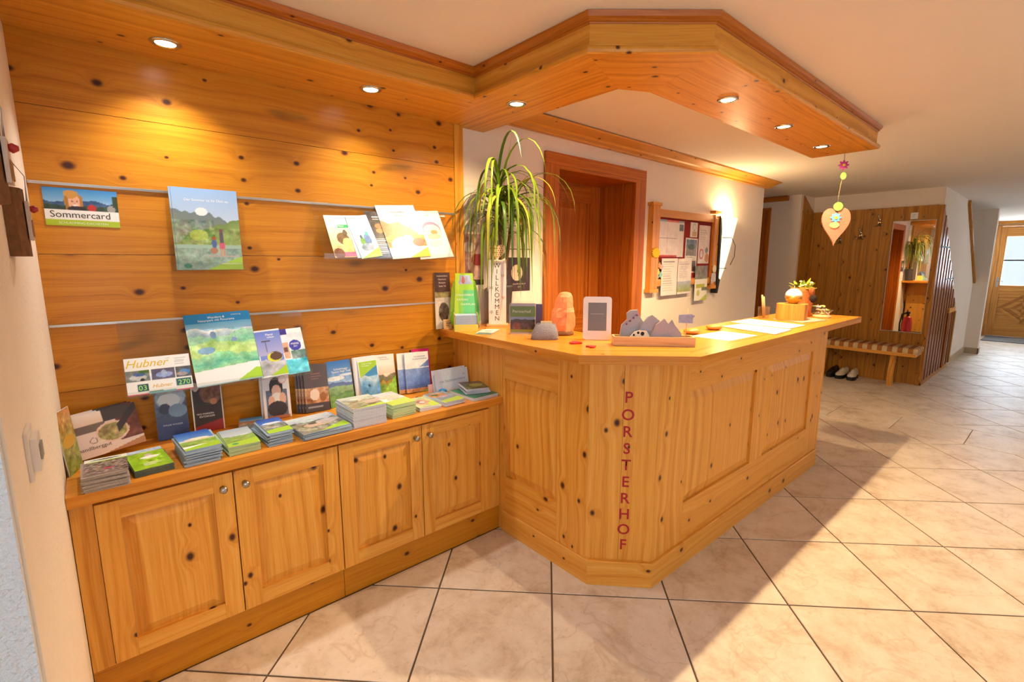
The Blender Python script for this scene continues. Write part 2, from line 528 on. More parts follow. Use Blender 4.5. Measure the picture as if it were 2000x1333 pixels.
def swept(path, prof, base, top=None):
    """one MB per segment: prof is a closed list of (offset, dz); dz None means up to the ceiling"""
    res = []
    rows = [offset_line(path, o) for o, dz in prof]
    def Z(x, dz): return (top(x) if dz is None else base(x) + dz)
    for i in range(len(path) - 1):
        b = MB()
        d = (Vector(path[i + 1]) - Vector(path[i])).normalized()
        A = [(rows[k][i][0], rows[k][i][1], Z(rows[k][i][0], prof[k][1])) for k in range(len(prof))]
        B = [(rows[k][i + 1][0], rows[k][i + 1][1], Z(rows[k][i + 1][0], prof[k][1])) for k in range(len(prof))]
        g = (d.x, d.y, 0)
        for k in range(len(prof)):
            j = (k + 1) % len(prof)
            q = [A[k], A[j], B[j], B[k]]
            b.poly(q, [(Vector(p).dot(Vector(g)), p[2] + prof[[k, j, j, k][t]][0]) for t, p in enumerate(q)])
        b.poly(A[::-1], [(p[2], p[1]) for p in A[::-1]]); b.poly(B, [(p[2], p[1]) for p in B])
        res.append(b)
    return res

CP = [(LX, -0.3835), (-0.1166, -0.3835), (-0.1166, -1.0352), (0.2227, -1.3332), (2.3031, -1.3332)]
canopy = thing('wooden_canopy', 'knotty pine canopy box under the ceiling bending round above the counter', 'canopy')
roll = [(-0.05, 0.0), (-0.010, 0.0), (-0.003, 0.004), (0.0, 0.013), (-0.003, 0.022), (-0.010, 0.027), (-0.026, 0.0295), (-0.05, 0.030)]
facia = [(-0.05, 0.0302), (-0.022, 0.0302), (-0.022, 0.100), (-0.05, 0.100)]
crown = [(-0.05, 0.1002), (-0.020, 0.1002), (-0.018, 0.105), (-0.011, 0.107), (-0.011, 0.112), (-0.002, 0.117), (0.003, None), (-0.05, None)]
top_ = lambda x: zc(x) - 0.001
for nm, pr, mt in (('roll_moulding', roll, PINE_C), ('facia_board', facia, PINE_C), ('crown_moulding', crown, PINE_R)):
    for b in swept(CP, pr, zs, top_):
        b.build(nm, mt, canopy)
Q = offset_line(CP, -0.0505)
I0, I1, I2, I3 = (0.2523, 0.029), (0.2523, -0.8876), (0.3855, -0.9535), (2.3031, -0.9535)
def soffit(poly, g):
    b = MB()
    gv = Vector((g[0], g[1], 0)).normalized()
    P = [(x, y, zs(x)) for x, y in poly]; T = [(x, y, zs(x) + 0.02) for x, y in poly]
    uvf = lambda pts: [(Vector(p).dot(gv), Vector(p).dot(Vector((-gv.y, gv.x, 0))) + p[2]) for p in pts]
    if parea(poly) < 0: P = P[::-1]; T = T[::-1]
    b.poly(P[::-1], uvf(P[::-1])); b.poly(T, uvf(T))
    for i in range(len(P)):
        j = (i + 1) % len(P); q = [P[i], P[j], T[j], T[i]]; b.poly(q, uvf(q))
    return b.build('soffit_board', PINE_C, canopy)
e = 0.0004
mid_y = Q[1][1] / 2
soffit([(LX, Q[0][1]), (Q[1][0] - e, Q[1][1]), (Q[1][0] - e, mid_y - e), (LX, mid_y - e)], (1, 0))
soffit([(LX, mid_y), (Q[1][0] - e, mid_y), (Q[1][0] - e, -0.001), (LX, -0.001)], (1, 0))
mx = (Q[2][0] + I1[0]) / 2; my = (Q[2][1] + I1[1]) / 2
soffit([(Q[1][0], -0.005), (Q[2][0], Q[2][1]), (mx - e, my), (mx - e, -0.005)], (0, 1))
soffit([(mx, -0.005), (mx, my), I1, I0, (0.0915, 0.029), (0.0915, -0.005)], (0, 1))
dg = (Q[3][0] - Q[2][0], Q[3][1] - Q[2][1])
soffit([(Q[2][0] + e, Q[2][1]), (Q[3][0] - e, Q[3][1]), (I2[0] - e, I2[1]), (I1[0] + e, I1[1] - e)], dg)
m2 = ((Q[3][0] + I2[0]) / 2, (Q[3][1] + I2[1]) / 2)
soffit([Q[3], Q[4], (Q[4][0], m2[1] - e), (m2[0], m2[1] - e)], (1, 0))
soffit([m2, (Q[4][0], m2[1]), I3, I2], (1, 0))
inn = [I3, I2, I1, I0]
for b in swept([(I0[0], I0[1] - 0.001), I1, I2, I3], [(0.002, 0.0205), (0.02, 0.0205), (0.02, None), (0.002, None)], zs, top_):
    b.build('inner_board', PINE_C, canopy)
b = MB(); b.box(2.303, 2.3045, -1.30, -0.956, zs(2.3) + 0.001, zc(2.3) - 0.002, 1); b.build('end_board', PINE_C, canopy)

# recessed downlights, each lamp with its own spot light
LENS_C = plain('cool_lamp_lens', 'ffffff', emit=(0.92, 0.97, 1.0), estr=14.0)
LENS_W = plain('warm_lamp_lens', 'fff0d0', emit=(1.0, 0.80, 0.50), estr=14.0)
def downlight(x, y, warm, power, label):
    angle, blend = (150, 0.6) if warm else (118, 1.0)
    z = zs(x)
    t = thing('recessed_downlight', label, 'ceiling light', (x, y, z), 0, 'downlights in the wooden canopy')
    b = MB(); b.lathe([(0.030, -0.001), (0.033, -0.0055), (0.041, -0.005), (0.0455, -0.0012), (0.0455, -0.0002), (0.030, -0.0002)], 28)
    b.build('trim_ring', CHROME, t)
    b = MB(); b.lathe([(0.001, -0.0025), (0.0295, -0.0025), (0.0295, -0.0004), (0.001, -0.0004)], 28)
    b.build('lens', LENS_W if warm else LENS_C, t)
    d = bpy.data.lights.new('downlight_lamp', 'SPOT')
    d.energy = power; d.spot_size = R(angle); d.spot_blend = blend; d.shadow_soft_size = 0.012
    d.color = (1.0, 0.74, 0.42) if warm else (1.0, 0.95, 0.88)
    o = bpy.data.objects.new('downlight_lamp', d); COL.objects.link(o); o.parent = t; o.location = (0, 0, -0.012)
downlight(-1.221, -0.173, False, SPOT_L, 'white downlight over the left end of the brochure wall')
downlight(-0.520, -0.207, False, SPOT_L * 0.75, 'white downlight over the middle of the brochure wall')
downlight(0.062, -0.467, True, SPOT_M, 'warm downlight above the potted palm on the counter')
downlight(0.715, -1.131, True, SPOT_R, 'warm downlight nearest the bend of the canopy over the counter')
downlight(1.342, -1.129, True, SPOT_R, 'warm downlight in the middle of the long canopy arm')
downlight(1.973, -1.112, True, SPOT_R * 0.62, 'warm downlight nearest the free end of the canopy')

# ------------------------------------------------------------------ panelled fronts
def raised(b, x0, x1, z0, z1, M, deep=0.013, rise=0.0015, w=0.034, grain=2, mi=0):
    """fielded panel: sunk rim, sloping up to a flat field"""
    O = [(x0, deep, z0), (x1, deep, z0), (x1, deep, z1), (x0, deep, z1)]
    a = w * 0.18
    Mid = [(x0 + a, deep, z0 + a), (x1 - a, deep, z0 + a), (x1 - a, deep, z1 - a), (x0 + a, deep, z1 - a)]
    F = [(x0 + w, rise, z0 + w), (x1 - w, rise, z0 + w), (x1 - w, rise, z1 - w), (x0 + w, rise, z1 - w)]
    T = lambda p: M @ Vector(p)
    for U, V in ((O, Mid), (Mid, F)):
        for i in range(4):
            j = (i + 1) % 4
            q = [U[i], U[j], V[j], V[i]]
            b.poly([T(p) for p in q], wood_uv([(p[0], 0, p[2]) for p in q], grain), mi)
    b.poly([T(p) for p in F], wood_uv([(p[0], 0, p[2]) for p in F], grain), mi)
    Bk = [(x, 0.018, z) for x, _, z in O]
    b.poly([T(p) for p in Bk[::-1]], wood_uv([(p[0], 0, p[2]) for p in Bk[::-1]], grain), mi)
    for i in range(4):
        j = (i + 1) % 4
        q = [Bk[i], Bk[j], O[j], O[i]]
        b.poly([T(p) for p in q], wood_uv(q, grain), mi)

def face_matrix(origin, sdir):
    s = Vector((sdir[0], sdir[1], 0)).normalized()
    n = Vector((-s.y, s.x, 0))
    M = Matrix((s, n, Vector((0, 0, 1)))).transposed().to_4x4()
    M.translation = Vector(origin)
    return M

# ------------------------------------------------------------------ brochure cabinets
FY = -0.41
def cabinet(x0, x1, doors, fill0, fill1, label):
    t = thing('base_cabinet', label, 'cabinet', ((x0 + x1) / 2, -0.2, 0), 0, 'low pine cabinets under the brochures')
    inv = Matrix.Translation((-(x0 + x1) / 2, 0.2, 0))
    def P(b, name, mat, par=t): return b.build(name, mat, par)
    b = MB(); b.box(x0 + 0.001, x1 - 0.001, -0.385, -0.002, 0.126, 0.6775, 0, M=inv); P(b, 'body', PINE_L)
    b = MB(); b.box(x0 + 0.001, x1 - 0.001, -0.3946, -0.01, 0.0, 0.125, 0, M=inv); P(b, 'plinth', PINE)
    if fill0: b = MB(); b.box(x0 + 0.001, fill0 - 0.002, -0.40, -0.3852, 0.1255, 0.6775, 2, M=inv); P(b, 'filler_strip', PINE_L)
    if fill1: b = MB(); b.box(fill1 + 0.002, x1 - 0.001, -0.40, -0.3852, 0.1255, 0.6775, 2, M=inv); P(b, 'filler_strip', PINE_L)
    for a, c, knob_right in doors:
        z0, z1, w = 0.133, 0.664, 0.058
        M = inv @ Matrix.Translation((0, FY, 0))
        b = MB(); raised(b, a + w, c - w, z0 + w, z1 - w, M)
        d = P(b, 'door', PINE_L)
        for q0, q1 in ((a, a + w), (c - w, c)):
            s = MB(); s.box(q0, q1, 0, 0.02, z0, z1, 2, M=M); s.build('stile', PINE_L, d)
        for q0, q1 in ((z0, z0 + w), (z1 - w, z1)):
            s = MB(); s.box(a + w + 0.0003, c - w - 0.0003, 0, 0.02, q0, q1, 0, M=M); s.build('rail', PINE_L, d)
        kx = (c - 0.032) if knob_right else (a + 0.032)
        s = MB(); s.lathe([(0.009, 0), (0.006, 0.004), (0.005, 0.012), (0.010, 0.015), (0.0125, 0.020), (0.0115, 0.025), (0.007, 0.028), (0.001, 0.029)], 20,
                          M=M @ Matrix.Translation((kx, 0, 0.615)) @ Matrix.Rotation(R(90), 4, 'X'))
        s.build('knob', METAL, d)
    return t
cabinet(LX + 0.001, -0.8205, [(-1.553, -1.190, True), (-1.186, -0.823, False)], -1.553, None, 'two-door pine cabinet by the left wall')
cabinet(-0.8205, 0.007, [(-0.818, -0.447, True), (-0.443, -0.061, False)], None, -0.061, 'two-door pine cabinet next to the reception counter')
b = MB(); b.prism([(LX + 0.001, -0.4288), (0.007, -0.4288), (0.007, -0.001), (LX + 0.001, -0.001)], 0.679, 0.714, 0)
tag(b.build('cabinet_worktop', PINE_T), 'long pine top of the low cabinets carrying the brochures', 'worktop')

# ------------------------------------------------------------------ reception counter
counter = thing('reception_counter', 'pine reception counter with panelled front and chamfered corner', 'counter', (1.0, -0.9, 0))
cinv = Matrix.Translation((-1.0, 0.9, 0))
XA, YA = 0.009, -0.98
XB, YB = 0.200, -1.187
XE = 2.20
ZB, ZT = 0.112, 0.985
M1 = cinv @ face_matrix((XA, 0, 0), (0, -1))            # side facing the cabinet, s = -y
M2 = cinv @ face_matrix((XA, YA, 0), (XB - XA, YB - YA))
L2 = math.hypot(XB - XA, YB - YA)
M3 = cinv @ face_matrix((XB, YB, 0), (1, 0))
def board(name, M, s0, s1, z0, z1, grain, mat=PINE_L, t=0.022, y0=0.0):
    b = MB(); b.box(s0, s1, y0, t, z0, z1, grain, M=M)
    return b.build(name, mat, counter)
g = 0.0006
for k, (s0, s1) in enumerate(((-0.028, 0.12), (0.12, 0.26), (0.26, 0.4275))):
    board('upper_board', M1, s0 + g, s1 - g, 0.7145, ZT, 2)
board('side_board', M1, 0.02, 0.4295, 0.0, 0.7140, 2)
board('stile', M1, 0.43, 0.445, ZB, ZT, 2)
board('rail', M1, 0.4455, 0.805, 0.812, ZT, 0)
board('rail', M1, 0.4455, 0.805, ZB, 0.300, 0)
b = MB(); raised(b, 0.4456, 0.8045, 0.3005, 0.8115, M1, w=0.04); b.build('panel', PINE_L, counter)
board('stile', M1, 0.8055, -YA - 0.0005, ZB, ZT, 2)
board('corner_board', M2, 0.0005, L2 / 2 - g, ZB, ZT, 2)
corner = board('corner_board', M2, L2 / 2 + g, L2 - 0.0005, ZB, ZT, 2)
L3 = XE - XB
board('stile', M3, 0.0005, 0.237, ZB, ZT, 2)
board('stile', M3, 0.918, 1.075, 0.3005, 0.8195, 2)
board('stile', M3, 1.755, L3, ZB, ZT, 2)
board('rail', M3, 0.2375, 1.7545, 0.820, ZT, 0)
board('rail', M3, 0.2375, 1.7545, ZB, 0.300, 0)
for s0, s1 in ((0.2375, 0.9175), (1.0755, 1.7545)):
    b = MB(); raised(b, s0, s1, 0.3005, 0.8195, M3, w=0.045); b.build('panel', PINE_L, counter)
# plinth
for i, (p, q) in enumerate((((0.0, -0.4), (0.0, -1.0021)), ((0.0, -1.0021), (0.1886, -1.2012)), ((0.1886, -1.2012), (2.163, -1.2012)))):
    pass
PLP = [(0.0, -0.432), (0.0, -1.0021), (0.1886, -1.2012), (2.163, -1.2012)]
for b in swept(PLP, [(-0.03, 0.0), (0.0, 0.0), (0.0, 0.108), (-0.004, 0.1115), (-0.03, 0.1115)], lambda x: 0.0, None):
    b.v = [tuple(cinv @ Vector(p)) for p in b.v]
    b.build('plinth', PINE_L, counter)
# end panel and the work side
b = MB(); b.box(XE - 0.024, XE - 0.0005, YB + 0.0225, -0.90, 0, ZT, 2, M=cinv); b.build('end_panel', PINE_L, counter)
b = MB(); b.box(0.40, XE - 0.025, -1.15, -0.62, 0.70, 0.73, 0, M=cinv); b.build('inner_desk', PINE_T, counter)
for sx in (0.45, 1.25, 2.1):
    b = MB(); b.box(sx, sx + 0.022, -1.14, -0.66, 0.0, 0.6995, 2, M=cinv); b.build('inner_support', PINE_L, counter)

top = thing('counter_top', 'lacquered pine top of the reception counter', 'countertop', (1.0, -0.9, 1.0))
tinv = Matrix.Translation((-1.0, 0.9, -1.0))
O = [(-0.0831, 0.029), (-0.0831, -1.0005), (0.2475, -1.3266), (2.3556, -1.3266)]
N_ = [(0.40, 0.029), (0.40, -0.72), (0.56, -0.872), (2.3556, -0.872)]
O0 = (-0.0831, -0.0005)
for poly, gr in (([O0, O[1], N_[1], N_[0], (0.0925, 0.029), (0.0925, -0.0045)], 1), ([O[1], O[2], N_[2], N_[1]], (0.712, -0.702, 0)), ([O[2], O[3], N_[3], N_[2]], 0)):
    cx = sum(p[0] for p in poly) / len(poly); cy = sum(p[1] for p in poly) / len(poly)
    b = MB()
    pp = poly if parea(poly) > 0 else poly[::-1]
    b.prism(pp, 0.9853, 1.0214, gr, M=tinv)
    b.build('top_board', PINE_T, top)

# ------------------------------------------------------------------ office door in the white wall
d1 = thing('door_1', 'reddish larch door with wide casing in the white wall', 'door', (1.26, WY, 0))
dinv = Matrix.Translation((-1.26, -WY, 0))
def dpart(name, x0, x1, y0, y1, z0, z1, gr, mat=LARCH, par=d1):
    b = MB(); b.box(x0, x1, y0, y1, z0, z1, gr, M=dinv); return b.build(name, mat, par)
dpart('casing', 0.726, 0.825, 0.006, 0.0298, 0, 1.9845, 2)
dpart('casing', 1.690, 1.800, 0.006, 0.0298, 0, 1.9845, 2)
dpart('casing', 0.726, 1.800, 0.006, 0.0298, 1.985, 2.058, 0)
dpart('jamb', 0.8255, 0.845, 0.0065, 0.385, 0, 1.963, 2)
for i in range(3):
    dpart('jamb', 1.670, 1.6895, 0.0065 + i * 0.125, 0.13 + i * 0.125, 0, 1.963, 2)
dpart('head_lining', 0.8255, 1.6895, 0.0065, 0.385, 1.9635, 1.9842, 0)
leafM = dinv @ Matrix.Translation((0, 0.345, 0))
leaf = MB(); raised(leaf, 0.965, 1.555, 0.95, 1.83, leafM, w=0.05, deep=0.01); leaf = leaf.build('door_leaf', LARCH, d1)
b = MB(); raised(b, 0.965, 1.555, 0.13, 0.82, leafM, w=0.05, deep=0.01); b.build('lower_panel', LARCH, leaf)
def lpart(name, x0, x1, z0, z1, gr):
    b = MB(); b.box(x0, x1, 0, 0.035, z0, z1, gr, M=leafM); b.build(name, LARCH, leaf)
lpart('stile', 0.8458, 0.9645, 0.005, 1.963, 2); lpart('stile', 1.5555, 1.6695, 0.005, 1.963, 2)
lpart('rail', 0.9647, 1.5553, 1.8305, 1.963, 0); lpart('rail', 0.9647, 1.5553, 0.8205, 0.9495, 0); lpart('rail', 0.9647, 1.5553, 0.005, 0.1295, 0)

# crown moulding on the white wall
cr = [(-0.012, 0.0), (0.018, 0.0), (0.022, 0.010), (0.055, 0.016), (0.065, 0.026), (0.105, 0.038), (0.135, 0.045), (0.140, 0.056), (-0.012, 0.056)]
for b in swept([(0.2745, WY - 0.0125), (4.02, WY - 0.0125)], cr, lambda x: 2.158 - 0.007 * max(x - 1, 0), None):
    tr = b.build('trim_1', PINE_C); struct(tr, 'stepped pine crown moulding along the white wall')

# ------------------------------------------------------------------ the hall beyond
PXH = 5.5
# side passage to the right of the white wall
b = MB()
b.box(3.94, 3.96, WY + 0.3605, 1.55, 0, 2.4); struct(b.build('wall_passage_left', WHITE))
b = MB(); b.box(5.10, 5.16, 0.06, 0.40, 0, 2.4); b.box(5.10, 5.16, 0.4005, 1.55, 2.02, 2.4); b.box(5.10, 5.16, 1.3, 1.55, 0, 2.0195)
struct(b.build('wall_passage_right', WHITE), 'white side wall of the passage beside the coat rack')
b = MB(); b.box(3.94, 5.2, 1.551, 1.6, 0, 2.4); struct(b.build('wall_passage_end', WHITE))
d2 = thing('door_2', 'reddish wooden door frame in the side passage', 'door', (5.09, 0.85, 0))
i2 = Matrix.Translation((-5.09, -0.85, 0))
def d2p(name, *a, gr=2):
    b = MB(); b.box(*a, gr, M=i2); return b.build(name, LARCH, d2)
d2p('casing', 5.076, 5.0995, 0.395, 0.50, 0, 2.02); d2p('casing', 5.076, 5.0995, 1.20, 1.30, 0, 2.02)
d2p('casing', 5.076, 5.0995, 0.395, 1.30, 2.0205, 2.05, gr=1)
d2p('door_leaf', 5.13, 5.165, 0.4015, 1.2985, 0.004, 2.018)
for b in swept([(5.0995, 1.54), (5.0995, 0.20)], [(-0.001, 0), (0.02, 0), (0.03, 0.02), (0.06, 0.04), (0.06, 0.055), (-0.001, 0.055)], lambda x: 2.120, None):
    struct(b.build('trim_2', PINE_R), 'short pine crown moulding in the side passage')

# coat rack niche: boarded back
coat = thing('coat_rack_panel', 'boarded old pine wall panel with coat hooks beside the stairs', 'wall panel', (PXH, -0.6, 0))
ci = Matrix.Translation((-PXH, 0.6, 0))
yb = [0.045, -0.06, -0.165, -0.277, -0.379, -0.49, -0.557, -0.67, -0.778, -0.88, -0.98, -1.08, -1.162]
for i in range(len(yb) - 1):
    b = MB(); b.box(PXH, PXH + 0.02, yb[i + 1] + 0.001, yb[i] - 0.001, 0.0, 1.99, 2, M=ci); b.build('plank', PINE_H, coat)
b = MB(); b.box(PXH - 0.022, PXH + 0.0202, -1.215, -1.163, 0, 1.983, 2, M=ci); b.build('corner_post', PINE_H, coat)
b = MB(); b.box(PXH + 0.022, PXH + 0.10, -1.2, 0.30, 0, 2.4)
struct(b.build('wall_coat', WHITE), 'white wall above the boarded coat rack')
b = MB(); b.box(5.161, 5.52, 0.0605, 0.12, 0, 2.4); wcr = struct(b.build('wall_coat_return', WHITE))
b = MB(); b.prism([(5.163, 0.0), (PXH - 0.001, 0.0), (PXH - 0.001, 2.0), (5.163, 2.172)], 0.047, 0.0602, 2, axis=1); b.build('side_board', PINE_H, wcr)

# boarded side of the stairs with its little doors
SY = -1.2
stairs = thing('stair_cupboard', 'glossy boarded stair cupboard with sloping top edge in the hall', 'cupboard', (6.3, SY, 0))
si = Matrix.Translation((-6.3, -SY, 0))
def slope(x): return 1.93 + (0.887 - 1.93) * (x - 5.56) / (7.02 - 5.56)
GLOSS = wood('glossy_boards', 'a8683a', '93552a', '6e3a18', knots=0.3, rough=0.3)
GLOSS.node_tree.nodes['Principled BSDF'].inputs['Specular IOR Level'].default_value = 0.25
xs = np.linspace(5.535, 7.13, 20)
for i in range(19):
    a, c = xs[i] + 0.008, xs[i + 1] - 0.008
    za, zc_ = min(slope(a), 1.95), min(slope(c), 1.95)
    if a > 7.0: za = zc_ = 0.86
    b = MB(); b.prism([(a, 0.05), (c, 0.05), (c, zc_), (a, za)], SY - 0.012 - 0.006 * (i % 2), SY - 0.0005, 2, M=si, axis=1); b.build('board', GLOSS, stairs)
for (x0, x1, z) in ((5.56, 6.08, 1.547), (6.06, 6.62, 1.18)):
    b = MB(); b.box(x0, x1, SY - 0.0225, SY - 0.0185, z - 0.008, z + 0.008, M=si); b.build('hinge_strap', IRON, stairs)
b = MB(); b.box(6.57, 7.03, SY - 0.034, SY - 0.0185, 0.75, 0.81, 0, M=si); b.build('door_ledge', PINE_L, stairs)
b = MB(); b.box(7.06, 7.13, SY - 0.034, SY - 0.0185, 0.06, 0.745, 2, M=si); b.build('edge_board', PINE_H, stairs)
b = MB(); b.box(6.62, 6.66, SY - 0.03, SY - 0.0185, 0.05, 0.745, 2, M=si); b.build('edge_board', PINE_R, stairs)
b = MB(); b.box(5.54, 7.13, SY - 0.014, SY - 0.0005, 0.0, 0.049, 0, M=si); b.build('plinth', PINE_H, stairs)
b = MB()
b.prism([(5.6, 0.0), (8.6, 0.0), (8.6, 1.10), (7.08, 2.17), (7.08, 2.3), (5.6, 2.3)], SY + 0.0, SY + 0.10, 0, axis=1)
struct(b.build('wall_stair', WHITE), 'white stair wall in the hall with sloping opening')
for b in swept([(7.145, SY - 0.0005), (8.598, SY - 0.0005)], [(-0.0, 0), (0.012, 0), (0.012, 0.09), (-0.0, 0.09)], lambda x: 0.0, None):
    struct(b.build('baseboard_stair', plain('stone_skirting', 'b9a283', 0.6, noise=0.1)))
rail = MB(); rail.prism([(7.06, 2.155), (7.06, 2.10), (8.62, 1.05), (8.62, 1.11)], SY - 0.03, SY - 0.001, 0, axis=1)
tag(rail.build('handrail', PINE_H), 'sloping wooden handrail on the white stair wall', 'handrail')
b = MB(); b.box(8.6, 8.76, -1.362, SY - 0.0005, 0, 2.4); b.prism([(8.601, 0.0), (8.76, 0.0), (8.76, 2.3), (8.601, 2.3)], SY, -0.3, axis=1)
struct(b.build('wall_pillar', WHITE), 'white pillar between the stairs and the entrance')
b = MB(); b.box(8.588, 8.5995, -1.374, SY - 0.013, 0, 0.09); b.box(8.588, 8.76, -1.374, -1.3625, 0, 0.09)
struct(b.build('baseboard_pillar', MATS['stone_skirting']))
b = MB(); b.box(6.6, 8.59, -0.2, -0.1, 0, 2.4); struct(b.build('wall_stairwell', WHITE))
b = MB(); b.box(8.77, 11.4, -1.10, -1.0, 0, 2.4); struct(b.build('wall_entrance_side', WHITE))
# entrance wall and door
b = MB()
b.box(11.42, 11.6, -1.12, 0.0, 0, 2.4); b.box(11.42, 11.6, -4.4, -2.12, 0, 2.4); b.box(11.42, 11.6, -2.12, -1.12, 2.06, 2.4)
struct(b.build('wall_front', WHITE), 'white wall around the entrance door')
b = MB(); b.box(11.37, 11.4195, -2.3, -1.101, 2.075, 2.15, 1)
struct(b.build('trim_3', PINE_C), 'pale pine beam above the entrance door')
ed = thing('door_3', 'pale wooden entrance door with two bright glass panes', 'door', (11.45, -1.62, 0))
ei = Matrix.Translation((-11.45, 1.62, 0))
OAK = wood('golden_oak_door', 'd9a055', 'c98a40', 'a86a2a', knots=0.0, rough=0.4)
OAK_D = wood('dark_oak_board', 'b87c3a', 'a56a2c', '87501c', knots=0.0, rough=0.4)
def edp(name, x0, x1, y0, y1, z0, z1, gr, mat=OAK, par=ed):
    b = MB(); b.box(x0, x1, y0, y1, z0, z1, gr, M=ei); return b.build(name, mat, par)
edp('frame', 11.40, 11.47, -1.20, -1.1215, 0, 2.03, 2); edp('frame', 11.40, 11.47, -2.1185, -2.04, 0, 2.03, 2); edp('frame', 11.40, 11.47, -2.1185, -1.1215, 2.0305, 2.058, 1)
edp('stile', 11.42, 11.465, -1.285, -1.2005, 0.006, 2.028, 2); edp('stile', 11.42, 11.465, -2.0395, -1.955, 0.006, 2.028, 2)
edp('rail', 11.42, 11.465, -1.9545, -1.2855, 1.845, 2.028, 1); edp('rail', 11.42, 11.465, -1.9545, -1.2855, 0.80, 0.955, 1); edp('rail', 11.42, 11.465, -1.9545, -1.2855, 0.006, 0.25, 1)
edp('glazing_bar', 11.42, 11.455, -1.9545, -1.2855, 1.402, 1.424, 1, IRON)
for z0, z1 in ((0.9555, 1.4015), (1.4245, 1.8445)):
    edp('pane', 11.438, 11.444, -1.9545, -1.2855, z0, z1, 1, ACRYL)
# chevron boards of the lower panel
cy_, cz_ = -1.62, 0.525
for q in range(4):
    for k in range(4):
        r0, r1 = k * 0.085 + 0.003, (k + 1) * 0.085 - 0.003
        sy = (1, 1, -1, -1)[q]; sz = (1, -1, -1, 1)[q]
        pts = [(cy_ + sy * r0 * 1.0, cz_), (cy_ + sy * r1 * 1.0, cz_), (cy_, cz_ + sz * r1 * 0.8), (cy_, cz_ + sz * r0 * 0.8)]
        pts = [(p[0], min(max(p[1], 0.2505), 0.7995)) for p in pts]
        if sy * sz < 0: pts = pts[::-1]
        b = MB(); b.prism(pts, 11.428 - 0.003 * (k % 2), 11.445, 1, M=ei, axis=0); b.build('chevron_board', OAK_D if (k + q) % 2 else OAK, ed)
edp('panel_back', 11.4455, 11.455, -1.9545, -1.2855, 0.2505, 0.7995, 1)
b = MB(); b.box(11.413, 11.4195, -1.262, -1.225, 0.92, 1.10, M=ei); hp = b.build('handle_plate', METAL, ed)
b = MB(); b.tube([ei @ Vector(p) for p in ((11.413, -1.243, 1.03), (11.37, -1.243, 1.03), (11.37, -1.33, 1.03))], 0.009, 8); b.build('handle', METAL, ed)
MAT_ = plain('grey_door_mat', '77787c', 0.95, noise=0.2, nscale=200, bump=0.5, bscale=300)
b = MB(); b.prism([(10.45, -2.3), (11.25, -2.3), (11.25, -1.22), (10.45, -1.22)], 0.0005, 0.012)
tag(b.build('door_mat', MAT_), 'grey mat on the tiles before the entrance door', 'mat')

# unseen globe pendants added as warm ambient light behind and beside the photographer
ADDED_GLOBE = plain('added_opal_globe', 'fff4e0', 0.4, emit=(1.0, 0.86, 0.66), estr=3.0)
for (px_, py_, lab, k) in ((0.6, -3.55, 'unseen globe pendant added for ambient light opposite the counter', 1.0), (4.6, -3.3, 'unseen globe pendant added for ambient light in the hall', 1.6)):
    t = thing('added_globe_pendant', lab, 'ceiling light', (px_, py_, zc(px_) - 0.0005), 0, 'added unseen globe pendants')
    b = MB(); b.lathe([(0.001, -0.02), (0.05, -0.02), (0.055, 0.0), (0.001, 0.0)], 20); b.build('ceiling_rose', METAL, t)
    b = MB(); b.tube([(0, 0, -0.0205), (0, 0, -0.2)], 0.004, 8); b.build('cable', BLACK, t)
    b = MB(); b.lathe([(0.11 * math.sin(math.pi * i / 16) + 0.001, -0.31 - 0.11 * math.cos(math.pi * i / 16)) for i in range(17)], 26); b.build('globe', ADDED_GLOBE, t)
    d = bpy.data.lights.new('added_pendant_bulb', 'POINT'); d.energy = ADDED_PENDANT_W * k; d.color = (1.0, 0.77, 0.52); d.shadow_soft_size = 0.115
    o = bpy.data.objects.new('added_pendant_bulb', d); COL.objects.link(o); o.parent = t; o.location = (0, 0, -0.31)

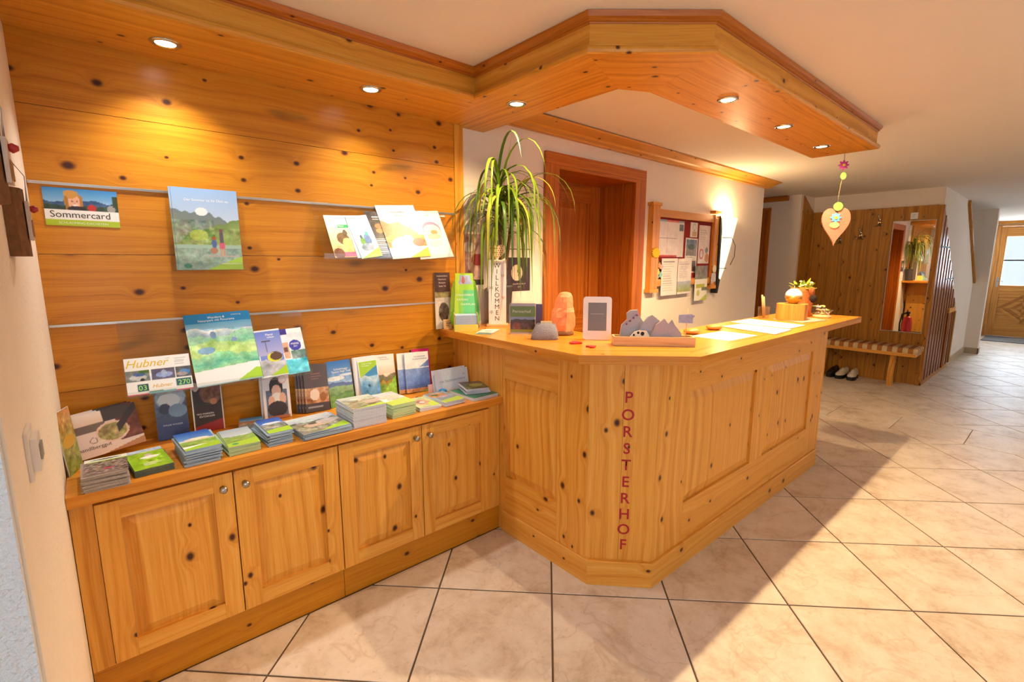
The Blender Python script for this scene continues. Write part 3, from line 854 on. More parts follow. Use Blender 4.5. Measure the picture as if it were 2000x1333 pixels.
# ------------------------------------------------------------------ printed matter
class Art:
    """small colour grid painted in uv space (u right, v up), used as point colours on a cover"""
    def __init__(s, w, h, res=0.0026):
        s.nu = max(6, int(w / res)); s.nv = max(6, int(h / res))
        s.U, s.V = np.meshgrid(np.linspace(0, 1, s.nu + 1), np.linspace(0, 1, s.nv + 1))
        s.C = np.ones(s.U.shape + (3,))
        s.rng = np.random.RandomState(7)
        s.asp = h / w
    def c(s, h): return np.array([int(h[i:i + 2], 16) / 255 for i in (0, 2, 4)])
    def put(s, m, col):
        if callable(m): m = m(s)
        col = s.c(col) if isinstance(col, str) else np.asarray(col)
        s.C = np.where(m[..., None], col, s.C); return s
    def fill(s, col): return s.put(s.U > -1, col)
    def grad(s, v0, v1, bot, top):
        t = np.clip((s.V - v0) / (v1 - v0), 0, 1)[..., None]
        m = (s.V >= v0) & (s.V <= v1)
        s.C = np.where(m[..., None], s.c(bot) * (1 - t) + s.c(top) * t, s.C); return s
    def rect(s, u0, v0, u1, v1, col): return s.put((s.U >= u0) & (s.U <= u1) & (s.V >= v0) & (s.V <= v1), col)
    def ell(s, u, v, ru, rv, col): return s.put(((s.U - u) / ru) ** 2 + ((s.V - v) / rv) ** 2 < 1, col)
    def half(s, u0, v0, u1, v1, col):
        """everything below the line from (u0,v0) to (u1,v1)"""
        return s.put(s.V < v0 + (v1 - v0) * (s.U - u0) / (u1 - u0), col)
    def ridge(s, base, amp, seed, col, col2=None, vmin=0.0, rough=5, tilt=0.0):
        r = np.random.RandomState(seed)
        line = np.zeros(s.nu + 1)
        x = np.linspace(0, 1, s.nu + 1)
        for k in range(1, rough + 3):
            line += np.sin(x * 6.283 * k * r.uniform(0.6, 1.2) + r.uniform(0, 6.28)) * amp / k ** 1.1
        line += base + tilt * (x - 0.5)
        m = (s.V < line[None, :]) & (s.V >= vmin)
        s.put(m, col)
        if col2:
            t = np.clip((line[None, :] - s.V) / max(amp * 4, 0.05), 0, 1)[..., None]
            s.C = np.where(m[..., None], s.C * (1 - t) + s.c(col2) * t, s.C)
        return s
    def speck(s, amt, v0=0.0, v1=1.0, u0=0.0, u1=1.0, seed=3, coarse=2):
        r = np.random.RandomState(seed)
        acc = np.zeros(s.U.shape + (3,))
        for o_, (cell, k) in enumerate(((7.0 * coarse / 2, 1.0), (3.5 * coarse / 2, 0.9), (1.6, 0.6))):
            gu, gv = int(s.nu / cell) + 3, int(s.nv / cell) + 3
            g = r.uniform(-1, 1, (gv, gu, 3)); g = 0.75 * g.mean(2, keepdims=True) * 1.6 + 0.25 * g
            fu, fv = s.U * (gu - 2), s.V * (gv - 2)
            iu, iv = fu.astype(int), fv.astype(int); du, dv = (fu - iu)[..., None], (fv - iv)[..., None]
            acc += k * (g[iv, iu] * (1 - du) * (1 - dv) + g[iv, iu + 1] * du * (1 - dv) + g[iv + 1, iu] * (1 - du) * dv + g[iv + 1, iu + 1] * du * dv)
        a = acc * amt * 1.1
        m = (s.V >= v0) & (s.V <= v1) & (s.U >= u0) & (s.U <= u1)
        s.C = np.where(m[..., None], np.clip(s.C + a, 0, 1), s.C); return s
    def lines(s, u0, u1, v0, v1, n, col, seed=1):
        r = np.random.RandomState(seed)
        for k in range(n):
            v = v1 + (v0 - v1) * (k + 0.5) / n
            s.rect(u0, v - 0.18 * (v1 - v0) / n, u0 + (u1 - u0) * r.uniform(0.6, 1.0), v + 0.18 * (v1 - v0) / n, col)
        return s

def cover_mesh(name, w, h, t, art, edge=None):
    nu, nv = art.nu, art.nv
    X = (art.U - 0.5) * w; Y = art.V * h
    front = np.stack([X.ravel(), Y.ravel(), np.full(X.size, t)], 1)
    back = np.array([[-w / 2, 0, 0], [w / 2, 0, 0], [w / 2, h, 0], [-w / 2, h, 0]])
    verts = np.vstack([front, back])
    idx = np.arange(X.size).reshape(nv + 1, nu + 1)
    q = np.stack([idx[:-1, :-1], idx[:-1, 1:], idx[1:, 1:], idx[1:, :-1]], -1).reshape(-1, 4)
    faces = q.tolist()
    nf = len(faces); nb = X.size
    faces.append([nb + 3, nb + 2, nb + 1, nb])
    faces.append([nb, nb + 1] + idx[0, ::-1].tolist())
    faces.append([nb + 1, nb + 2] + idx[::-1, -1].tolist())
    faces.append([nb + 2, nb + 3] + idx[-1, :].tolist())
    faces.append([nb + 3, nb] + idx[:, 0].tolist())
    me = bpy.data.meshes.new(name)
    me.from_pydata(verts.tolist(), [], faces)
    me.materials.append(COVER); me.materials.append(edge or PAGES)
    me.polygons.foreach_set('material_index', [0] * nf + [1] * 5)
    ca = me.color_attributes.new('print', 'FLOAT_COLOR', 'POINT')
    col = np.ones((len(verts), 4)); col[:X.size, :3] = lin(np.clip(art.C, 0, 1) ** 0.92).reshape(-1, 3); col[X.size:, :3] = 0.7
    ca.data.foreach_set('color', col.ravel().astype(np.float32))
    return me

TEXTS = []          # deferred lettering: (string, size, colour, matrix in parent space, parent, align, shear, bold)
def text(par, s, x, y, z, size, col, align='CENTER', shear=0.0, rot=0.0, M=None, off=0.0):
    m = Matrix.Translation((x, y, z)) @ Matrix.Rotation(rot, 4, 'Z')
    TEXTS.append((s, size, col, (M @ m) if M else m, par, align, shear, off))

def brochure(label, w, h, t, art, M, texts=(), cat='brochure', name='brochure', group=None, edge=None):
    o = obj(name, cover_mesh(name, w, h, t, art, edge))
    o.matrix_world = M
    tag(o, label, cat, group)
    for tx in texts:
        s, x, y, size, col = tx[:5]
        text(o, s, x * w, y * h, t + 0.0004, size, col, *(tx[5:]))
    return o

def upright(x, y, z, lean, rotz=0.0, roll=0.0):
    """matrix for a sheet standing on (x,y,z), facing the room, leaning back by lean degrees"""
    return (Matrix.Translation((x, y, z)) @ Matrix.Rotation(R(rotz), 4, 'Z') @ Matrix.Rotation(R(90 - lean), 4, 'X') @ Matrix.Rotation(R(roll), 4, 'Z'))

# --- aluminium slot rails and clear acrylic holders
for zr, nm in ((1.6335, 'upper'), (1.1655, 'lower')):
    b = MB(); b.box(LX + 0.002, 0.032, -0.004, -0.0005, zr - 0.006, zr - 0.001); b.box(LX + 0.002, 0.032, -0.008, -0.0005, zr - 0.0008, zr + 0.0025)
    tag(b.build('slot_rail', ALU), nm + ' aluminium slot rail along the pine wall', 'rail', 'aluminium slot rails')

def slanted_shelf(x0, x1, zt, zb, yf, label, lip=0.022):
    """bent clear sheet: hangs from the rail, slopes out and down, ends in an upturned lip"""
    t = 0.003
    b = MB()
    prof = [(-0.011, zt), (-0.014, zt - 0.02), (-yf * 0.0 - 0.016, zt - 0.03), (yf, zb), (yf - 0.012, zb + 0.001), (yf - 0.014, zb + lip)]
    prof2 = [(p[0] + 0.0008, p[1] - t) for p in prof]
    prof2[0] = (prof[0][0] + t, prof[0][1]); prof2[-1] = (prof[-1][0] - t, prof[-1][1]); prof2[-2] = (prof[-2][0] - t, prof[-2][1] - t)
    ring = prof + prof2[::-1]
    A = [(x0, y, z) for y, z in ring]; B = [(x1, y, z) for y, z in ring]
    n = len(prof)
    for i in range(n - 1):
        b.poly([A[i], B[i], B[i + 1], A[i + 1]])
        j = 2 * n - 1 - i
        b.poly([A[j], A[j - 1], B[j - 1], B[j]])
        b.poly([A[i], A[i + 1], A[j - 1], A[j]]); b.poly([B[i], B[j], B[j - 1], B[i + 1]])
    b.poly([A[0], A[-1], B[-1], B[0]]); b.poly([A[n - 1], B[n - 1], B[n], A[n]])
    return tag(b.build('acrylic_shelf', ACRYL), label, 'shelf', 'clear acrylic brochure shelves')
slanted_shelf(-0.725, -0.035, 1.632, 1.392, -0.115, 'clear sloping acrylic shelf on the upper rail next to the counter')
slanted_shelf(-1.435, -0.985, 1.164, 0.905, -0.105, 'clear sloping acrylic shelf on the lower rail holding the panorama map')
slanted_shelf(-0.972, -0.798, 1.164, 0.900, -0.105, 'small clear acrylic shelf on the lower rail holding two folders')
b = MB(); b.box(-1.252, -1.012, -0.016, -0.013, 1.345, 1.632); b.box(-1.252, -1.012, -0.075, -0.0165, 1.345, 1.348); b.box(-1.252, -1.012, -0.078, -0.075, 1.345, 1.375)
tag(b.build('acrylic_holder', ACRYL), 'clear acrylic pocket on the upper rail holding the summer magazine', 'holder')

def lean_of(zt, zb, yf): return math.degrees(math.atan2(-yf - 0.016, zt - 0.03 - zb))
SH1 = lean_of(1.632, 1.392, -0.115); SH2 = lean_of(1.164, 0.905, -0.105)

# --- on the wall
a = Art(0.19, 0.122).grad(0.3, 1, 'cfe3f2', '2f7fc8')
a.ridge(0.66, 0.03, 4, '274a78', '35507a', 0.3).ridge(0.56, 0.02, 9, '2e3f2a', '24382a', 0.3).speck(0.05, 0.4, 0.66)
a.ell(0.38, 0.68, 0.12, 0.26, 'b07a32').ell(0.40, 0.64, 0.085, 0.19, 'e2a888').ell(0.36, 0.86, 0.10, 0.09, 'c58c3c').ell(0.41, 0.56, 0.035, 0.018, 'f6ece6').ell(0.375, 0.66, 0.012, 0.016, '5a3a2a').ell(0.44, 0.66, 0.012, 0.016, '5a3a2a').ell(0.405, 0.61, 0.010, 0.02, 'cf8f70').ell(0.36, 0.80, 0.07, 0.07, 'c58c3c').ell(0.30, 0.60, 0.025, 0.2, 'a06c2a').ell(0.495, 0.66, 0.022, 0.16, 'a8742e').ell(0.43, 0.46, 0.13, 0.08, '2a2020')
a.ell(0.63, 0.50, 0.06, 0.09, 'b8261f').ell(0.90, 0.5, 0.06, 0.1, '9a9a98').rect(0.93, 0.55, 1, 0.85, '2d3d22')
a.rect(0, 0.16, 1, 0.42, 'f3f1ee').rect(0, 0, 1, 0.16, 'a5bf1e').rect(0.55, 0.2, 0.86, 0.215, '8a8a8a')
brochure('rectangular green and white advertising card with a smiling face on the pine wall', 0.19, 0.122, 0.002, a, upright(-1.484, -0.0005, 1.497, 0.0, roll=-0.5),
         [('Sommercard', -0.03, 0.22, 0.030, '33332f'), ('SCHLADMING-DACHSTEIN', 0.0, 0.05, 0.0105, 'eef3cf')], cat='card', name='wall_card')

a = Art(0.212, 0.298).grad(0.45, 1, 'cfe0f2', '8fb6e6')
a.ridge(0.66, 0.05, 12, '6f7f86', '7f8f78', 0.3, 7, -0.30).ridge(0.50, 0.03, 5, '6d8a4a', '8aa45a', 0.3, tilt=0.28).ell(0.42, 0.72, 0.09, 0.05, 'f3f5f7')
a.speck(0.12, 0.30, 0.62, 0, 0.6, 5).speck(0.07, 0.30, 0.52, 0.6, 1, 6).ell(0.35, 0.43, 0.14, 0.07, 'a8bf57').speck(0.06, 0.37, 0.5, seed=8)
a.rect(0, 0.0, 1, 0.30, '8fae9e').speck(0.10, 0, 0.28, seed=9).rect(0, 0.27, 1, 0.31, '9fc2b0').ell(0.7, 0.17, 0.26, 0.012, 'b7a9a6')
a.ell(0.57, 0.33, 0.04, 0.06, '4f6aa8').ell(0.57, 0.395, 0.03, 0.025, 'b0522e').ell(0.56, 0.24, 0.06, 0.04, 'b07e66').rect(0.66, 0.30, 0.72, 0.47, '5a5560').rect(0.65, 0.26, 0.73, 0.34, 'd7607a').ell(0.69, 0.49, 0.03, 0.025, '7a4a5a').rect(0.66, 0.18, 0.69, 0.27, 'c99a80').rect(0.70, 0.18, 0.73, 0.27, 'c99a80')
a.put(lambda a: (a.V < 0.17 * (a.U - 0.42) / 0.58), 'a9d24a').ell(0.14, 0.05, 0.06, 0.03, '2c7d6a')
for k in range(2):
    brochure('large summer magazine with lake and hikers on its cover on the upper rail' if k == 0 else 'second copy of the summer magazine, just behind the front one', 0.212, 0.298, 0.004, a, upright(-1.131 - 0.006 * k, -0.0655 + 0.0045 * k, 1.3485, 1.5, roll=0.2),
             [('Der Sommer ist für Dich da.', 0.02, 0.845, 0.0125, 'ffffff'), ('Schladming-Dachstein', 0.32, 0.07, 0.008, 'ffffff')], cat='magazine', name='magazine', group='summer magazines')

# --- upper sloping shelf: sheets lie on the slope, feet in the lip
def on_shelf(x, k, zt, zb, yf, lean, rotz=0, roll=0):
    n = Vector((0, -math.cos(R(lean)), math.sin(R(lean))))
    p = Vector((x, yf - 0.002, zb + 0.0045)) + n * (0.001 + k)
    return upright(p.x, p.y, p.z, lean, rotz, roll)
S1 = (1.632, 1.392, -0.115); S2 = (1.164, 0.905, -0.105)
a = Art(0.10, 0.205).fill('f1efe6').rect(0, 0.0, 1, 0.72, 'e3dc8a').grad(0, 0.72, 'd7b86a', 'e9f0c8').ell(0.6, 0.45, 0.28, 0.14, '7a5a35').ell(0.75, 0.58, 0.1, 0.08, '5a4a35').ell(0.75, 0.32, 0.22, 0.14, 'f4d27a').rect(0.45, 0.02, 1, 0.12, 'e8628a').ell(0.25, 0.1, 0.25, 0.12, '7a4a35').speck(0.06).rect(0.5, 0.70, 1, 0.78, '2fae5c')
brochure('pale leaflet with a deer in golden light at the left end of the upper shelf', 0.10, 0.205, 0.0016, a, on_shelf(-0.625, 0, *S1, SH1, roll=3), [('Erlebnis', -0.2, 0.86, 0.010, '6a6a60'), ('Natur', 0.15, 0.725, 0.012, 'ffffff')])
a = Art(0.105, 0.21).grad(0, 1, 'cfdfee', 'a9c8ea').ell(0.5, 0.45, 0.5, 0.3, 'd9e6f2').speck(0.05).ell(0.62, 0.42, 0.16, 0.14, '5f7fb5').ell(0.38, 0.38, 0.12, 0.11, '66a24a').ell(0.66, 0.56, 0.08, 0.05, '3fae9a').ell(0.36, 0.5, 0.06, 0.04, '4a5a6a').ell(0.5, 0.25, 0.3, 0.09, '8aa2b8').speck(0.09, 0.15, 0.6, 0.2, 0.9).put(lambda a: a.V < 0.22 * a.U, 'a9dc5a')
brochure('light blue leaflet with two cyclists and a green corner', 0.105, 0.21, 0.0016, a, on_shelf(-0.505, 0.0042, *S1, SH1, roll=9), [])
a2 = Art(0.10, 0.21).grad(0, 1, 'b8cfe6', 'dfeaf5').speck(0.04)
brochure('pale blue leaflet showing only its edge left of the cyclists leaflet', 0.10, 0.21, 0.0016, a2, on_shelf(-0.525, 0.0021, *S1, SH1, roll=4), [])
a = Art(0.105, 0.24).fill('3a3436').rect(0, 0, 1, 0.3, '32466e').speck(0.06).lines(0.1, 0.9, 0.08, 0.42, 9, 'b8c6d8').ell(0.5, 0.58, 0.2, 0.05, 'b07a45').ell(0.5, 0.68, 0.2, 0.05, '9a6a3c').lines(0.3, 0.8, 0.8, 0.9, 2, 'd9d3cf')
brochure('dark leaflet with white text columns between the cyclists and the waterfall magazine', 0.105, 0.24, 0.0016, a, on_shelf(-0.425, 0.0, *S1, SH1, roll=3), [])
a = Art(0.212, 0.28).grad(0.3, 1, 'e7dccb', 'b9c3cb')
a.ridge(0.60, 0.04, 3, '97855c', '7d6a35', 0.3, 6, -0.34).speck(0.05, 0.3, 0.75).ridge(0.42, 0.03, 8, 'b59a2f', '8a7425', 0.2).speck(0.10, 0.25, 0.45).ell(0.45, 0.24, 0.36, 0.16, 'e8e9ea').ell(0.55, 0.36, 0.12, 0.07, 'f1f1f1').speck(0.10, 0.0, 0.33, seed=11).ell(0.8, 0.28, 0.15, 0.08, '7a5c48').put(lambda a: a.V < 0.18 * (a.U - 0.45) / 0.55, 'd9cf3a').rect(0, 0, 0.3, 0.04, 'bfe3d6')
brochure('magazine with a foaming mountain stream on the right of the upper shelf', 0.212, 0.28, 0.003, a, on_shelf(-0.300, 0.0025, *S1, SH1, roll=5),
         [('Naturerlebnis', 0.02, 0.85, 0.0135, '55585a'), ('Wasser', 0.02, 0.785, 0.0135, '55585a')], cat='magazine', name='magazine')
a = Art(0.20, 0.262).fill('f1e7df').ell(0.62, 0.60, 0.27, 0.17, '8a76a2').ell(0.62, 0.57, 0.25, 0.14, 'c9bfc8').ell(0.66, 0.54, 0.10, 0.05, 'b98a4a').ell(0.62, 0.45, 0.2, 0.06, 'e0b39a').lines(0.42, 0.88, 0.24, 0.36, 5, 'b9a49a')
brochure('cream sheet with a round mountain emblem at the right end of the upper shelf', 0.20, 0.262, 0.0016, a, on_shelf(-0.155, 0.0, *S1, SH1, roll=5),
         [('Gipfel', 0.12, 0.89, 0.012, 'c9a86a')])

# --- lower sloping shelves
a = Art(0.195, 0.135).fill('eef0f2').rect(0, 0.36, 0.36, 0.66, '6f767c').ell(0.18, 0.47, 0.13, 0.08, 'b7bcc2').ell(0.2, 0.55, 0.09, 0.05, '3e5f9a').ell(0.24, 0.40, 0.03, 0.04, '222222').rect(0.2, 0.58, 0.36, 0.66, '4a6a2a')
a.rect(0.375, 0.36, 0.74, 0.66, '5f5a78').ell(0.57, 0.49, 0.13, 0.08, '8fa2e0').ell(0.57, 0.52, 0.05, 0.09, '9fb6d8').rect(0.755, 0.36, 1, 0.66, '4f5660').ell(0.9, 0.5, 0.08, 0.08, '4f86c8').ell(0.85, 0.45, 0.09, 0.05, '9a9098').speck(0.06, 0.36, 0.66).lines(0.76, 0.97, 0.7, 0.95, 8, 'b9bdc4').rect(0, 0, 1, 0.025, 'd8476a')
a.rect(0.16, 0.08, 0.42, 0.28, '2a5f6e').rect(0.74, 0.12, 0.985, 0.32, '24606e').lines(0.62, 0.7, 0.9, 0.95, 1, 'c9c9c9')
brochure('white taxi advertisement with yellow lettering and three cars on the lower shelf', 0.195, 0.135, 0.003, a, on_shelf(-1.334, 0.0, *S2, SH2, roll=-0.5),
         [('Hubner', -0.18, 0.74, 0.040, 'e0bb1c', 'CENTER', 0.35), ('270', 0.365, 0.155, 0.025, 'b9f06a'), ('03', -0.27, 0.12, 0.025, 'b9f06a')], cat='advertisement', name='taxi_advertisement')
a = Art(0.080, 0.042).fill('f1f2f3').rect(0, 0, 1, 0.18, '6fb2c0').rect(0, 0.18, 0.5, 0.24, '4a7a4a')
brochure('small white taxi card with yellow lettering tucked in front of the taxi advertisement', 0.080, 0.042, 0.001, a, on_shelf(-1.330, 0.0045, *S2, SH2),
         [('Hubner', 0.0, 0.48, 0.019, 'e0a81c', 'CENTER', 0.3)], cat='card', name='taxi_card')
a = Art(0.215, 0.285).grad(0.62, 1, 'cfe8f8', '1f86cc').rect(0, 0.87, 1, 1, '1c7fc6')
a.ridge(0.77, 0.02, 21, 'dfe8f0', '9fc0cf', 0.2, 9).ridge(0.70, 0.035, 22, '9ad2b8', '7cc59a', 0.2, 9).ridge(0.58, 0.03, 23, 'a8d88a', 'b9dc86', 0.2, 8).ridge(0.42, 0.03, 24, '8fce9a', '6dbf9c', 0.2, 8).ridge(0.31, 0.02, 25, '5fb89a', '8ccf9a', 0.15, 8)
a.speck(0.09, 0.2, 0.78, coarse=3).ell(0.25, 0.48, 0.14, 0.05, '7aa8cf').ell(0.72, 0.60, 0.05, 0.03, '7a9ac8').ell(0.4, 0.69, 0.05, 0.05, '6f93b8').speck(0.05, 0.2, 0.78, seed=5, coarse=4).put(lambda a: (a.V < 0.205 + 0.05 * a.U), 'eef1f5').put(lambda a: (a.V < 0.17 * (a.U - 0.62) / 0.38), 'a3d63a').lines(0.1, 0.55, 0.06, 0.15, 5, 'd3d8df').rect(0, 0, 1, 0.012, '9ac8d8')
for k in range(3):
    brochure(('big blue and green panorama map of mountains in front on the lower shelf', 'second panorama map right behind the front copy on the lower shelf', 'rearmost panorama map on the lower shelf')[k], 0.215, 0.285, 0.0018, a, on_shelf(-1.118 + 0.0075 * k, 0.0065 - 0.0022 * k, *S2, SH2, roll=2.0),
             [('Wandern &', 0, 0.925, 0.0125, 'ffffff'), ('Naturpark mit Panorama', 0, 0.885, 0.0125, 'ffffff'), ('Schladming', 0.33, 0.95, 0.008, 'e8eef4')], cat='map', name='panorama_map', group='panorama maps on the lower shelf')
a = Art(0.098, 0.2).fill('e9ebf0').rect(0.05, 0.03, 0.95, 0.97, '6f86d8').grad(0.45, 0.97, 'a9a9d8', '5f78d0').ridge(0.34, 0.03, 31, 'c9ccd4', 'a9adb8', 0.03).speck(0.08, 0.03, 0.36).ell(0.62, 0.42, 0.26, 0.10, '4a3a3e').ell(0.60, 0.405, 0.30, 0.10, 'd8d83a').ell(0.66, 0.42, 0.24, 0.085, '5a4238').rect(0.33, 0.52, 0.37, 0.76, '4f4a58').rect(0.2, 0.745, 0.55, 0.765, '4f4a58').put(lambda a: (a.V < 0.26 * (a.U - 0.2)) & (a.V > 0.02), 'a3cf2a')
for k in range(2):
    brochure(('white bordered leaflet with a yellow gondola on the small lower shelf', 'copy behind the yellow gondola leaflet')[k], 0.098, 0.2, 0.0022, a, on_shelf(-0.945 - 0.006 * k, 0.0035 - 0.003 * k, *S2, SH2, roll=2.5), [('Planai', 0.06, 0.87, 0.013, 'ffffff'), ('Seilbahn', 0.1, 0.82, 0.009, 'ffffff')], group='gondola leaflets')
a = Art(0.09, 0.198).grad(0.4, 1, 'dfe9f2', 'cfdcea').rect(0, 0.9, 1, 1, 'e9eef4').put(lambda a: (a.V > 0.88) & (a.U < 0.3), '3a2f8a').rect(0, 0, 1, 0.32, '5fd0ea').speck(0.08, 0, 0.32).rect(0.35, 0.32, 1, 0.5, '6f8a8a').speck(0.1, 0.3, 0.55).rect(0.02, 0.35, 0.28, 0.7, 'cfa28a').rect(0.05, 0.5, 0.22, 0.6, '6a4a48').ell(0.58, 0.62, 0.27, 0.12, '3a3fa8').speck(0.03)
brochure('blue and white leaflet with a pool and a round PREISE badge', 0.09, 0.198, 0.002, a, on_shelf(-0.853, 0.0005, *S2, SH2, roll=2), [('PREISE', 0.08, 0.635, 0.012, 'ffffff'), ('2023', 0.08, 0.585, 0.008, 'ffffff')])

# --- standing on the cabinet top, leaning on the wall
ZK = 0.7145
def stand(label, x, y, w, h, art, texts=(), lean=12.0, rotz=0, roll=0, t=0.002, cat='brochure', name='brochure', group=None):
    return brochure(label, w, h, t, art, upright(x, y, ZK + abs(math.sin(R(roll))) * w / 2 + 0.0003, lean, rotz, roll), texts, cat, name, group)
a = Art(0.1, 0.205).fill('6a8a35').grad(0, 1, '6d8a3a', 'c98a4a').speck(0.12).ell(0.5, 0.5, 0.4, 0.1, 'c9962f')
brochure('narrow orange and green folder standing edge-on against the left wall', 0.1, 0.205, 0.003, a, upright(-1.588, -0.205, ZK, 5, 72, 0))
a = Art(0.21, 0.148).fill('e6cfc4').rect(0, 0.56, 0.56, 0.74, '6e5a50').grad(0.74, 1, 'e3c4b0', 'f0dfd6').rect(0.70, 0.2, 1, 1, '6a2f1c').speck(0.08, 0.2, 1, 0.7, 1).rect(0.55, 0.72, 0.9, 1, '3c2e2c').ell(0.62, 0.46, 0.22, 0.24, 'e2bfae').ell(0.62, 0.46, 0.19, 0.20, '9a8a4a').speck(0.16, 0.3, 0.62, 0.45, 0.8).put(lambda a: (np.abs(a.V - (0.5 + 1.5 * (a.U - 0.70))) < 0.10) & (a.U > 0.7), '2f211f').put(lambda a: a.V < 0.30 * (a.U - 0.45), 'b57a4e')
a.ell(0.36, 0.36, 0.05, 0.07, '7a5f55').ell(0.36, 0.36, 0.04, 0.055, 'e6cfc4')
for k in range(3):
    stand(('landscape restaurant brochure with a ladle, tilted in the left corner', 'middle copy of the ladle restaurant brochure', 'rear copy of the ladle restaurant brochure')[k], -1.500 - 0.010 * k, -0.118 + 0.014 * k, 0.21, 0.148, a, [('mandlberggut', -0.16, 0.17, 0.017, '6a544c')], lean=13, rotz=2, roll=7.5, t=0.004, group='ladle restaurant brochures')
a = Art(0.1, 0.21).grad(0, 1, '24345e', '5b6f94').ell(0.5, 0.75, 0.48, 0.2, '8fa3b8').speck(0.08, 0.4, 1).ell(0.45, 0.7, 0.35, 0.12, 'c2ced8').ell(0.3, 0.55, 0.18, 0.1, '2f3c58').ell(0.7, 0.5, 0.3, 0.12, '6f8fb5').rect(0, 0, 1, 0.3, '2b3f7c').rect(0.15, 0.29, 0.85, 0.30, 'b9c4d8')
stand('dark blue waterfall leaflet leaning on the wall under the taxi advertisement', -1.308, -0.062, 0.1, 0.21, a, [('WILDE WASSER', 0, 0.24, 0.009, 'c9d3e6')], roll=-1)
a = Art(0.104, 0.21).fill('2a1a18').ell(0.65, 0.72, 0.38, 0.2, '6a4030').speck(0.10, 0.5, 1, 0.3, 1).ell(0.15, 0.85, 0.12, 0.08, 'cfc8c4').ell(0.7, 0.55, 0.12, 0.06, 'b87a52').put(lambda a: a.V < 0.10 + 0.12 * a.U, '8e1f1c').rect(0, 0, 0.03, 1, 'e8e6e4').rect(0.97, 0, 1, 1, 'd8cfc8').rect(0.15, 0.95, 1, 1, '7c1f22')
stand('black and red brewery leaflet leaning on the wall under the panorama map', -1.190, -0.055, 0.104, 0.21, a, [('WO MARKEN', -0.1, 0.32, 0.0095, 'f1ece8'), ('ENTDECKER', -0.05, 0.27, 0.0095, 'f1ece8'), ('MUSEUM', 0.1, 0.96, 0.007, 'e8b8b0')], roll=-1.5, t=0.004)
a = Art(0.108, 0.205).fill('e9e6ee').rect(0.12, 0.05, 0.9, 0.6, '5a6a8a').ell(0.5, 0.66, 0.25, 0.20, '2d2628').ell(0.5, 0.56, 0.18, 0.14, 'e6bca6').ell(0.5, 0.42, 0.2, 0.12, 'f2efec').ell(0.3, 0.36, 0.12, 0.12, 'e2b49c').ell(0.72, 0.40, 0.12, 0.13, 'e2b49c').ell(0.5, 0.2, 0.36, 0.16, '33282c').rect(0.1, 0.0, 0.95, 0.06, 'b06a4a').ell(0.74, 0.80, 0.15, 0.085, 'e07a94').ell(0.74, 0.80, 0.13, 0.072, 'ece6ec')
for k in range(2):
    stand(('pale leaflet of a person in a black cap drinking from a white mug', 'copy behind the white mug leaflet')[k], -0.938 - 0.008 * k, -0.064 + 0.010 * k, 0.108, 0.205, a, [('CAFFEE', -0.02, 0.925, 0.019, 'd9b9c4')], roll=-2, lean=11, t=0.003, group='white mug leaflets')
a = Art(0.104, 0.21).fill('54484c').rect(0, 0.18, 1, 0.50, 'b98560').speck(0.16, 0.18, 0.5).ell(0.4, 0.36, 0.2, 0.12, 'e6d3c2').ell(0.75, 0.3, 0.15, 0.1, '9a6038').rect(0, 0, 1, 0.18, '4a464e').lines(0.3, 0.8, 0.68, 0.82, 3, '9a6a66').lines(0.1, 0.9, 0.06, 0.14, 1, '8f93a8')
for k in range(4):
    stand(('dark brown folder with a food photo in front of a small row', 'second brown food folder in its row', 'third brown food folder in its row', 'rearmost brown food folder in its row')[k], -0.773 - 0.0105 * k, -0.075 + 0.0085 * k, 0.104, 0.21, a, [('GENUSS', 0, 0.79, 0.010, 'b0706a')], roll=-2.0, lean=10, t=0.0025, group='brown food folders')
a = Art(0.115, 0.21).grad(0.45, 1, '9fc0e8', '2f6cc0').ell(0.3, 0.62, 0.4, 0.05, 'dfe8f2').ell(0.8, 0.68, 0.3, 0.03, 'd3e0f0').speck(0.06, 0.5, 0.75).ridge(0.52, 0.02, 41, '52609a', '5f78a0', 0.2).ridge(0.44, 0.01, 42, '8fb57a', '7fa06a', 0.0).ridge(0.30, 0.02, 43, '55804a', '6a9a55', 0.0).speck(0.06, 0, 0.42)
for k in range(2):
    stand(('tall blue leaflet with clouds over green mountains, right of the brown folders', 'copy behind the blue cloud leaflet')[k], -0.655 + 0.004 * k, -0.066 + 0.008 * k, 0.115, 0.212, a, [('Schladminger', 0.08, 0.80, 0.0125, 'ffffff'), ('Tauern High Trail', 0.08, 0.745, 0.0125, 'ffffff')], roll=0.5, lean=11, group='blue cloud leaflets')
a = Art(0.098, 0.20).fill('f1f3f6').rect(0.05, 0.03, 0.95, 0.97, '3a86c8').grad(0.03, 0.6, '2f78bc', '9fc4e6').ridge(0.58, 0.05, 51, 'c3d4e4', '5a95cc', 0.03, 8).speck(0.07, 0.1, 0.62).ell(0.45, 0.38, 0.05, 0.04, '24404f').put(lambda a: (a.V > 0.58 + 0.28 * a.U) & (a.V < 0.97) & (a.U > 0.05) & (a.U < 0.95), '9ccb2a')
stand('white framed leaflet with a green triangle and a snowy peak', -0.515, -0.075, 0.098, 0.20, a, [('Klettersteige', -0.05, 0.90, 0.0095, 'f6fbe6'), ('Dachstein', -0.12, 0.85, 0.0095, 'f6fbe6')], roll=0.5)
a = Art(0.12, 0.212).fill('eef0f6').rect(0.0, 0, 0.08, 1, 'cdd3e2')
stand('white booklet block standing behind the green triangle leaflet', -0.532, -0.052, 0.112, 0.215, a, [], lean=9, t=0.012)
